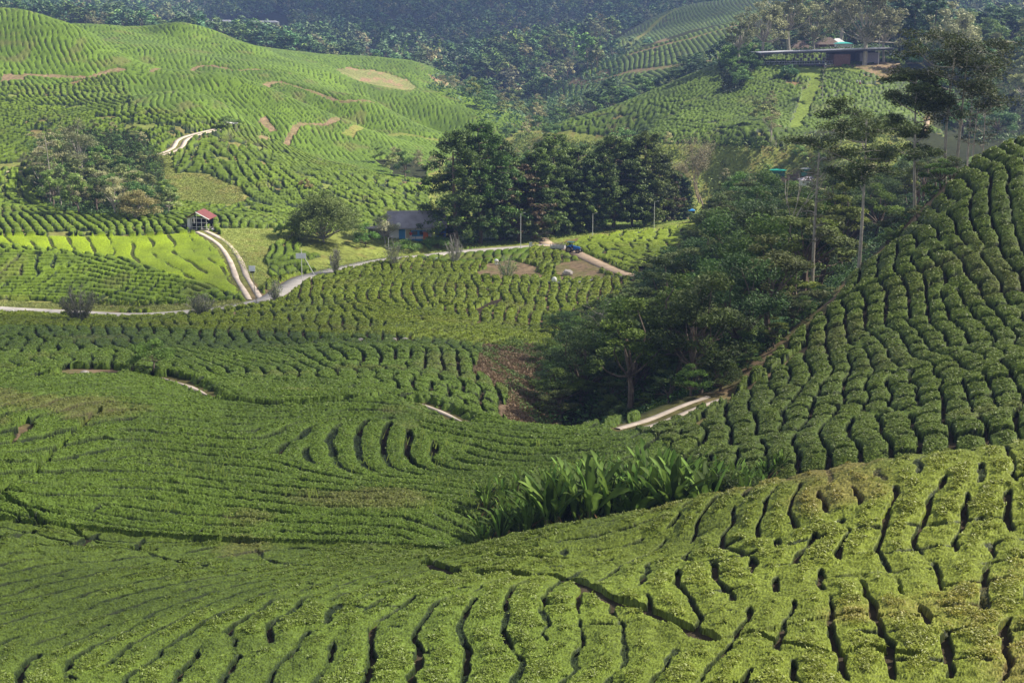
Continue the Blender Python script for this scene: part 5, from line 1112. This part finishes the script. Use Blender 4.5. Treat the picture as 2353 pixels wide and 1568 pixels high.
for i in range(7):
    x=L*.05+i*L*.045; ex=(a[0]+math.cos(an)*x-math.sin(an)*1.,a[1]+math.sin(an)*x+math.cos(an)*1.,zf+.23)
    t=empty('table',ex,an,'small pale table on the open deck of the long building','table','tables on the deck'); part('top',WHITE,t,lambda m:m.box((0,0,.74),(1.1,1.1,.07))); part('leg',WHITE,t,lambda m:m.box((0,0,.36),(.12,.12,.72)),lambda m:m.box((0,0,.03),(.5,.5,.05)))
# small roofs behind
def roofed(u,v,w_,d_,h_,rh,lab,mat,wm,Ym,name='pavilion',rz=0,cat='pavilion'):
    p=place(u,v,*Ym); e=empty(name,p,rz,lab,cat); part('wall',wm,e,lambda m:m.box((0,0,h_/2-.4),(w_*.86,d_*.8,h_+.8)))
    part('roof',mat,e,lambda m:m.box((0,0,h_+rh/2),(w_,d_,rh),taper=.25)); return e
roofed(1838,112,8,7,3.,2.6,'round brown thatched roof behind the long building, left one',THATCH,BROWNW,(458,500))
roofed(1900,108,8,7,3.,2.3,'brown thatched roof behind the long building, right of the first',THATCH,BROWNW,(458,500))
roofed(1922,106,5,4,3.3,1.3,'pale white-topped roof beside the right thatched roof',WHITE,WHITE,(458,500))
roofed(1936,116,6,4,2.6,.5,'small turquoise roof at the middle of the long building',P_('turquoise',(.05,.38,.34),rough=.5,var=.1),WHITE,(452,490))
roofed(2110,126,10,5,3.,.5,'pale flat-roofed kiosk under the columnar trees',WHITE,BROWNW,(455,520),'kiosk',cat='kiosk')
roofed(2268,75,7,5,3.,.6,'small pale roof glimpsed high in the right-hand forest',P_('grey_blue_roof',(.35,.37,.42),rough=.5,var=.1),WHITE,(400,900),'hut',cat='hut')
roofed(1786,396,4.4,2.4,.6,.35,'long teal-green roof beyond the dark wood',TEAL,P_('green_wall',(.05,.16,.13),rough=.7,var=.1),(320,400),'shed',R(-12),'shed')
roofed(1858,424,5,3,1.2,.7,'grey-lilac roof with a dark window behind the thin pale tree',P_('lilac_roof',(.36,.33,.38),rough=.6,var=.15),WHITE,(310,390),'house',R(8),'house')
roofed(1852,396,2.6,2,.9,.3,'small green and white cabin above the grey-lilac roof',P_('cabin_roof',(.45,.47,.45),rough=.6,var=.1),P_('cabin_green',(.10,.30,.22),rough=.6,var=.1),(330,420),'cabin',0,'cabin')
roofed(1588,482,1.8,1.6,1.,.4,'blue tarpaulin stall under the last conifers',P_('blue_tarp',(.03,.22,.55),rough=.5,var=.15),DARK,(270,340),'stall',0,'stall')
roofed(1655,500,4,2.6,1.1,.5,'pale tent-like stall beside the conifers at the field edge',P_('pinkish_tarp',(.6,.45,.42),rough=.6,var=.1),WHITE,(270,340),'stall',0,'stall')
# far greenhouses
for (u0,u1,v,lb) in ((452,548,66,'long pale greenhouse roof in the far forest, left one'),(556,652,67,'long pale greenhouse roof in the far forest, right one')):
    p0=place(u0,v,900,1100); p1=place(u1,v,900,1100); p=((p0[0]+p1[0])/2,(p0[1]+p1[1])/2,max(p0[2],p1[2])+1.5); w_=abs(p1[0]-p0[0]); e=empty('greenhouse',p,0,lb,'greenhouse')
    part('wall',P_('greenhouse_wall',(.30,.33,.20),rough=.6,var=.2,scale=.2) if 'greenhouse_wall' not in bpy.data.materials else bpy.data.materials['greenhouse_wall'],e,lambda m:m.box((0,0,.3),(w_,9,5.))); part('roof',P_('greenhouse_roof',(.55,.55,.55),rough=.5,var=.15,scale=.15) if 'greenhouse_roof' not in bpy.data.materials else bpy.data.materials['greenhouse_roof'],e,lambda m:m.box((0,0,3.5),(w_*1.02,10,1.2),taper=.75))
p=place(1080,140,950,1200); e=empty('roof_sheet',p,R(18),'pale lilac roof lying in the shaded valley beyond the knoll','greenhouse'); part('roof',P_('lilac_sheet',(.5,.5,.56),rough=.6,var=.15,scale=.2),e,lambda m:m.box((0,0,2.8),(34,16,.4),rx=R(8))); part('wall',WHITE,e,lambda m:m.box((0,0,1),(32,14,3.)))
# --- rocks, sack, pipe
def rock(u,v,r,lab,Ym,grp=None):
    p=place(u,v,*Ym); rg=np.random.default_rng(int(u)); m=MB(); m.ball((0,0,r*.3),r,12,8,.7); V=np.concatenate(m.V); m.V=[V*(1+.22*fbm(V[:,0]*3+u,V[:,1]*3+V[:,2]*2,1.2,2,int(u)))[:,None]]; o=m.build('rock',ROCK,None,True); o.location=p; return tag(o,lab,'rock',grp)
rock(1303,632,.9,'large pale rock half sunk in the tea below the dirt track',(200,245))
for i,(u,v,r) in enumerate([(828,786,.45),(930,786,.5),(905,782,.3),(395,868,.35),(195,862,.4),(125,884,.4),(292,885,.3),(432,862,.25)]): rock(u,v,r,'small pale stone on bare soil at the edge of the tea','' or ((140,190) if i<3 else (90,125)),'small pale stones')
p=place(1273,656,195,225); o=part('sack',WHITE,None,lambda m:m.ball((0,0,.9),.42,10,7,1.15),lambda m:m.tube([(0,0,.2),(0,0,.7)],[.3,.2],8)); o.location=p; tag(o,'round white sack standing on top of the tea below the dirt track','sack')
p=place(1140,607,225,252); o=part('sack',WHITE,None,lambda m:m.ball((0,0,.6),.38,10,7,.8),lambda m:m.tube([(0,0,0),(0,0,.4)],[.3,.2],8)); o.location=p; tag(o,'white sack lying at the top of the brown patch','sack')
P=[place(u,v,205,245) for u,v in((1250,651),(1290,654),(1330,652),(1370,645),(1410,641),(1450,644))]; m=MB(); m.tube([(a_[0],a_[1],a_[2]+.25) for a_ in P],.13,6); tag(m.build('pipe',P_('grey_pipe',(.3,.3,.32),rough=.5,var=.1),None,True),'long grey water pipe lying below the dirt track','pipe')
# --- people: one skinned body each, clothes as children
SKIN=P_('skin',(.30,.17,.11),rough=.6,var=.05); HAIR=P_('black_hair',(.015,.012,.012),rough=.6,var=.1)
def person(loc,rz,shirt,trousers,lab,grp=None,sit=False,sc_=1.):
    e=empty('person',loc,rz,lab,'person',grp); e.scale=(sc_,)*3; z=0
    J={'pel':(0,0,.93),'ch':(0,.02,1.28),'nk':(0,.02,1.46),'hd':(0,0,1.60),'tp':(0,0,1.72)}
    V=[J['pel'],J['ch'],J['nk'],J['hd'],J['tp']]; E=[(0,1),(1,2),(2,3),(3,4)]; Rr=[.14,.15,.055,.095,.07]
    for s in(-1,1):
        b=len(V)
        if sit: V+=[(s*.1,-.05,.9),(s*.12,-.45,.88),(s*.12,-.47,.46),(s*.12,-.62,.42)]
        else: V+=[(s*.1,0,.88),(s*.11,-.03,.48),(s*.12,.02,.08),(s*.13,-.14,.03)]
        Rr+=[.10,.065,.045,.035]; E+=[(0,b),(b,b+1),(b+1,b+2),(b+2,b+3)]
        b=len(V); V+=[(s*.19,.02,1.38),(s*.25,-.02,1.10),(s*.24,-.16,.90),(s*.23,-.22,.84)]; Rr+=[.06,.045,.035,.03]; E+=[(1,b),(b,b+1),(b+1,b+2),(b+2,b+3)]
    me=bpy.data.meshes.new('body'); me.from_pydata([(x,y,zz-(.45 if sit else 0)) for x,y,zz in V],E,[]); me.materials.append(SKIN); o=bpy.data.objects.new('body',me); COL.objects.link(o); o.parent=e
    o.modifiers.new('s','SKIN'); sv=me.skin_vertices[0].data
    for i,r in enumerate(Rr): sv[i].radius=(r,r)
    sv[0].use_root=True; o.modifiers.new('d','SUBSURF').levels=1; o.modifiers['d'].render_levels=1
    dz=-.45 if sit else 0
    part('shirt',shirt,e,lambda m:m.tube([(0,.01,.90+dz),(0,.02,1.1+dz),(0,.02,1.3+dz),(0,.02,1.45+dz)],[.165,.16,.19,.08],10),*[(lambda m,s=s:m.tube([(s*.15,.02,1.40+dz),(s*.25,-.02,1.12+dz)],[.085,.065],7)) for s in(-1,1)])
    part('trousers',trousers,e,*[(lambda m,s=s:m.tube([(s*.08,0,.97+dz),(s*.1,-.05 if sit else 0,.88+dz),(s*.12,-.45 if sit else -.03,(.88 if sit else .48)+dz),(s*.12,-.47 if sit else .02,(.5 if sit else .12)+dz)],[.11,.125,.09,.07],8)) for s in(-1,1)])
    part('hair',HAIR,e,lambda m:m.ball((0,.02,1.66+dz),.115,9,6,.9)); return e
C=lambda n,c:P_('cloth_'+n,c,rough=.9,var=.1)
CW,CR,CK,CBL,CY=C('white',(.65,.62,.6)),C('red',(.45,.04,.03)),C('black',(.03,.03,.035)),C('blue',(.06,.12,.3)),C('yellow',(.6,.4,.05))
p=place(944,552,240,262); person((p[0],p[1]-.5,p[2]+.1),R(0),CR,CW,'person in red and white standing at the front of the blue house')
for i,(u,v,sh,tr,lb) in enumerate([(1968,196,CW,CK,'person in white standing on the soil path below the long building, left of the pair'),(1975,197,CW,CR,'person in white and red on the soil path below the building, right of the pair')]):
    p=place(u,v,400,450); person(p,i*.5,sh,tr,lb,'people on the soil path')
for i,u in enumerate((1878,1882,1890,1896,1906)):
    p=place(u,152+(i%2)*3,436,462); person(p,i*1.1,[CK,CW,CBL,CW,CK][i],[CBL,CK,CK,CBL,CW][i],'person standing with others on the terrace in front of the long building','people on the terrace')
for i,(u,v) in enumerate([(2030,140),(2090,136)]):
    p=place(u,v,440,475); person(p,i,[CW,CY][i],CK,['person in white at the car park beside the columnar trees','person in yellow farther right at the car park'][i],'people at the car park')
# parked cars by the columnar trees
def car(u,v,mat,lab,Ym,rz):
    p=place(u,v,*Ym); e=empty('parked_car',p,rz,lab,'car','cars parked by the columnar trees'); m=MB(); m.prism([(-2.1,.35),(-2.1,.85),(-1.3,.95),(-.8,1.4),(.7,1.42),(1.2,.98),(2.05,.85),(2.1,.35)],-.85,.85); m.build('body',mat,e)
    part('side_window',GLASS,e,lambda m:m.prism([(-1.1,.98),(-.72,1.34),(.62,1.36),(1.0,1.0)],-.87,.87)); 
    for x in(-1.3,1.3):
        for y in(-.8,.8): part('wheel',TYRE,e,lambda m:m.tube([(x,y-.1,.32),(x,y+.1,.32)],.32,12))
for i,(u,v) in enumerate([(2052,134),(2072,132),(2115,134)]): car(u,v,[WHITE,P_('silver',(.4,.4,.42),rough=.3,var=.05),P_('dark_red',(.2,.03,.03),rough=.3,var=.05)][i],['white','silver','dark red'][i]+' car parked in the shade by the columnar trees',(440,480),i*.6)
print('objects',time.time()-T0)
# ---------------- clouds high above, out of the frame, that shade parts of the valley as in the photo
def cloud_mat(op):
    m=bpy.data.materials.new('thin_cloud'); m.use_nodes=True; n=m.node_tree; n.nodes.clear(); o=n.nodes.new('ShaderNodeOutputMaterial'); d=n.nodes.new('ShaderNodeBsdfDiffuse'); d.inputs[0].default_value=(.9,.9,.92,1)
    t=n.nodes.new('ShaderNodeBsdfTransparent'); mx=n.nodes.new('ShaderNodeMixShader'); mx.inputs[0].default_value=op; n.links.new(t.outputs[0],mx.inputs[1]); n.links.new(d.outputs[0],mx.inputs[2]); n.links.new(mx.outputs[0],o.inputs[0]); return m
CLOUD_OP=.26
CLM=cloud_mat(.26); CLM2=cloud_mat(.38)
def cloud(poly,alt,thick,seed,lab,mat=None):
    """lumpy cloud whose shadow falls on the given ground outline (world x,y,z)"""
    P=np.array(poly,float); rg=np.random.default_rng(seed); c=P.mean(0); off=np.array(SD)*(alt/SD.z)
    ring=resample(np.vstack([P,P[:1]]),14.)[:-1]; n=len(ring); rough=1+.05*fbm(np.cos(np.arange(n)/n*6.283)*3,np.sin(np.arange(n)/n*6.283)*3,.8,3,seed)
    V=[];Fc=[]; 
    for f,zz in ((.0,0),(.55,0),(.9,0),(1.,.15),(1.02,.4),(.9,.75),(.6,.95),(.0,1.)):
        q=c+(ring-c)*(f*rough)[:,None]; q[:,2]=c[2]+(ring[:,2]-c[2])*f; V.append(q+off+np.array([0,0,zz*thick])*(1+.3*rg.random((n,1))*(zz>.2)))
    V=np.concatenate(V); i=np.arange(8*n).reshape(8,n); Fc=np.stack([i[:-1],np.roll(i[:-1],-1,1),np.roll(i[1:],-1,1),i[1:]],-1).reshape(-1,4)
    tag(npmesh('cloud',V,Fc,mat or CLM),lab,None,None,'structure')
def gp(u,v,a,b): return hit(u,v,a,b)
cloud([gp(-500,1215,56,75),gp(0,1225,56,75),gp(500,1290,56,75),gp(1080,1272,56,66),gp(1600,1160,56,66),gp(2352,1036,54,60),gp(3000,950,50,62),gp(3000,300,100,160),gp(2352,330,130,150),gp(2215,395,140,150)]+[(hit(u,v,a,b)) for u,v,a,b in((2100,440,200,260),(1760,560,190,260),(1560,640,190,220),(1400,720,175,200),(1240,810,140,170),(1100,825,125,150),(940,800,135,150),(700,770,145,170),(560,720,175,190),(430,726,180,190),(250,745,165,180),(0,735,165,185),(-500,730,165,190))],1100,90,1,'thin cloud shading the dome and the right hill')
cloud([(-70,960,95),(40,930,92),(130,880,100),(240,900,110),(330,1100,140),(360,1700,250),(-60,1800,260),(-120,1300,160),(-105,1080,120)],1100,120,2,'cloud shading the far forest at the top centre',CLM2)
# ---------------- haze
hz=MB(); hz.box((0,1240,CZ+90),(3400,2560,420)); 
hm=bpy.data.materials.new('haze'); hm.use_nodes=True; n=hm.node_tree; n.nodes.clear(); o=n.nodes.new('ShaderNodeOutputMaterial'); pv=n.nodes.new('ShaderNodeVolumePrincipled'); pv.inputs['Color'].default_value=(.34,.50,1.,1); pv.inputs['Density'].default_value=.0002; pv.inputs['Anisotropy'].default_value=.0
n.links.new(pv.outputs[0],o.inputs['Volume']); ho=hz.build('haze',hm); ho['kind']='stuff'; ho['label']='pale blue valley haze';
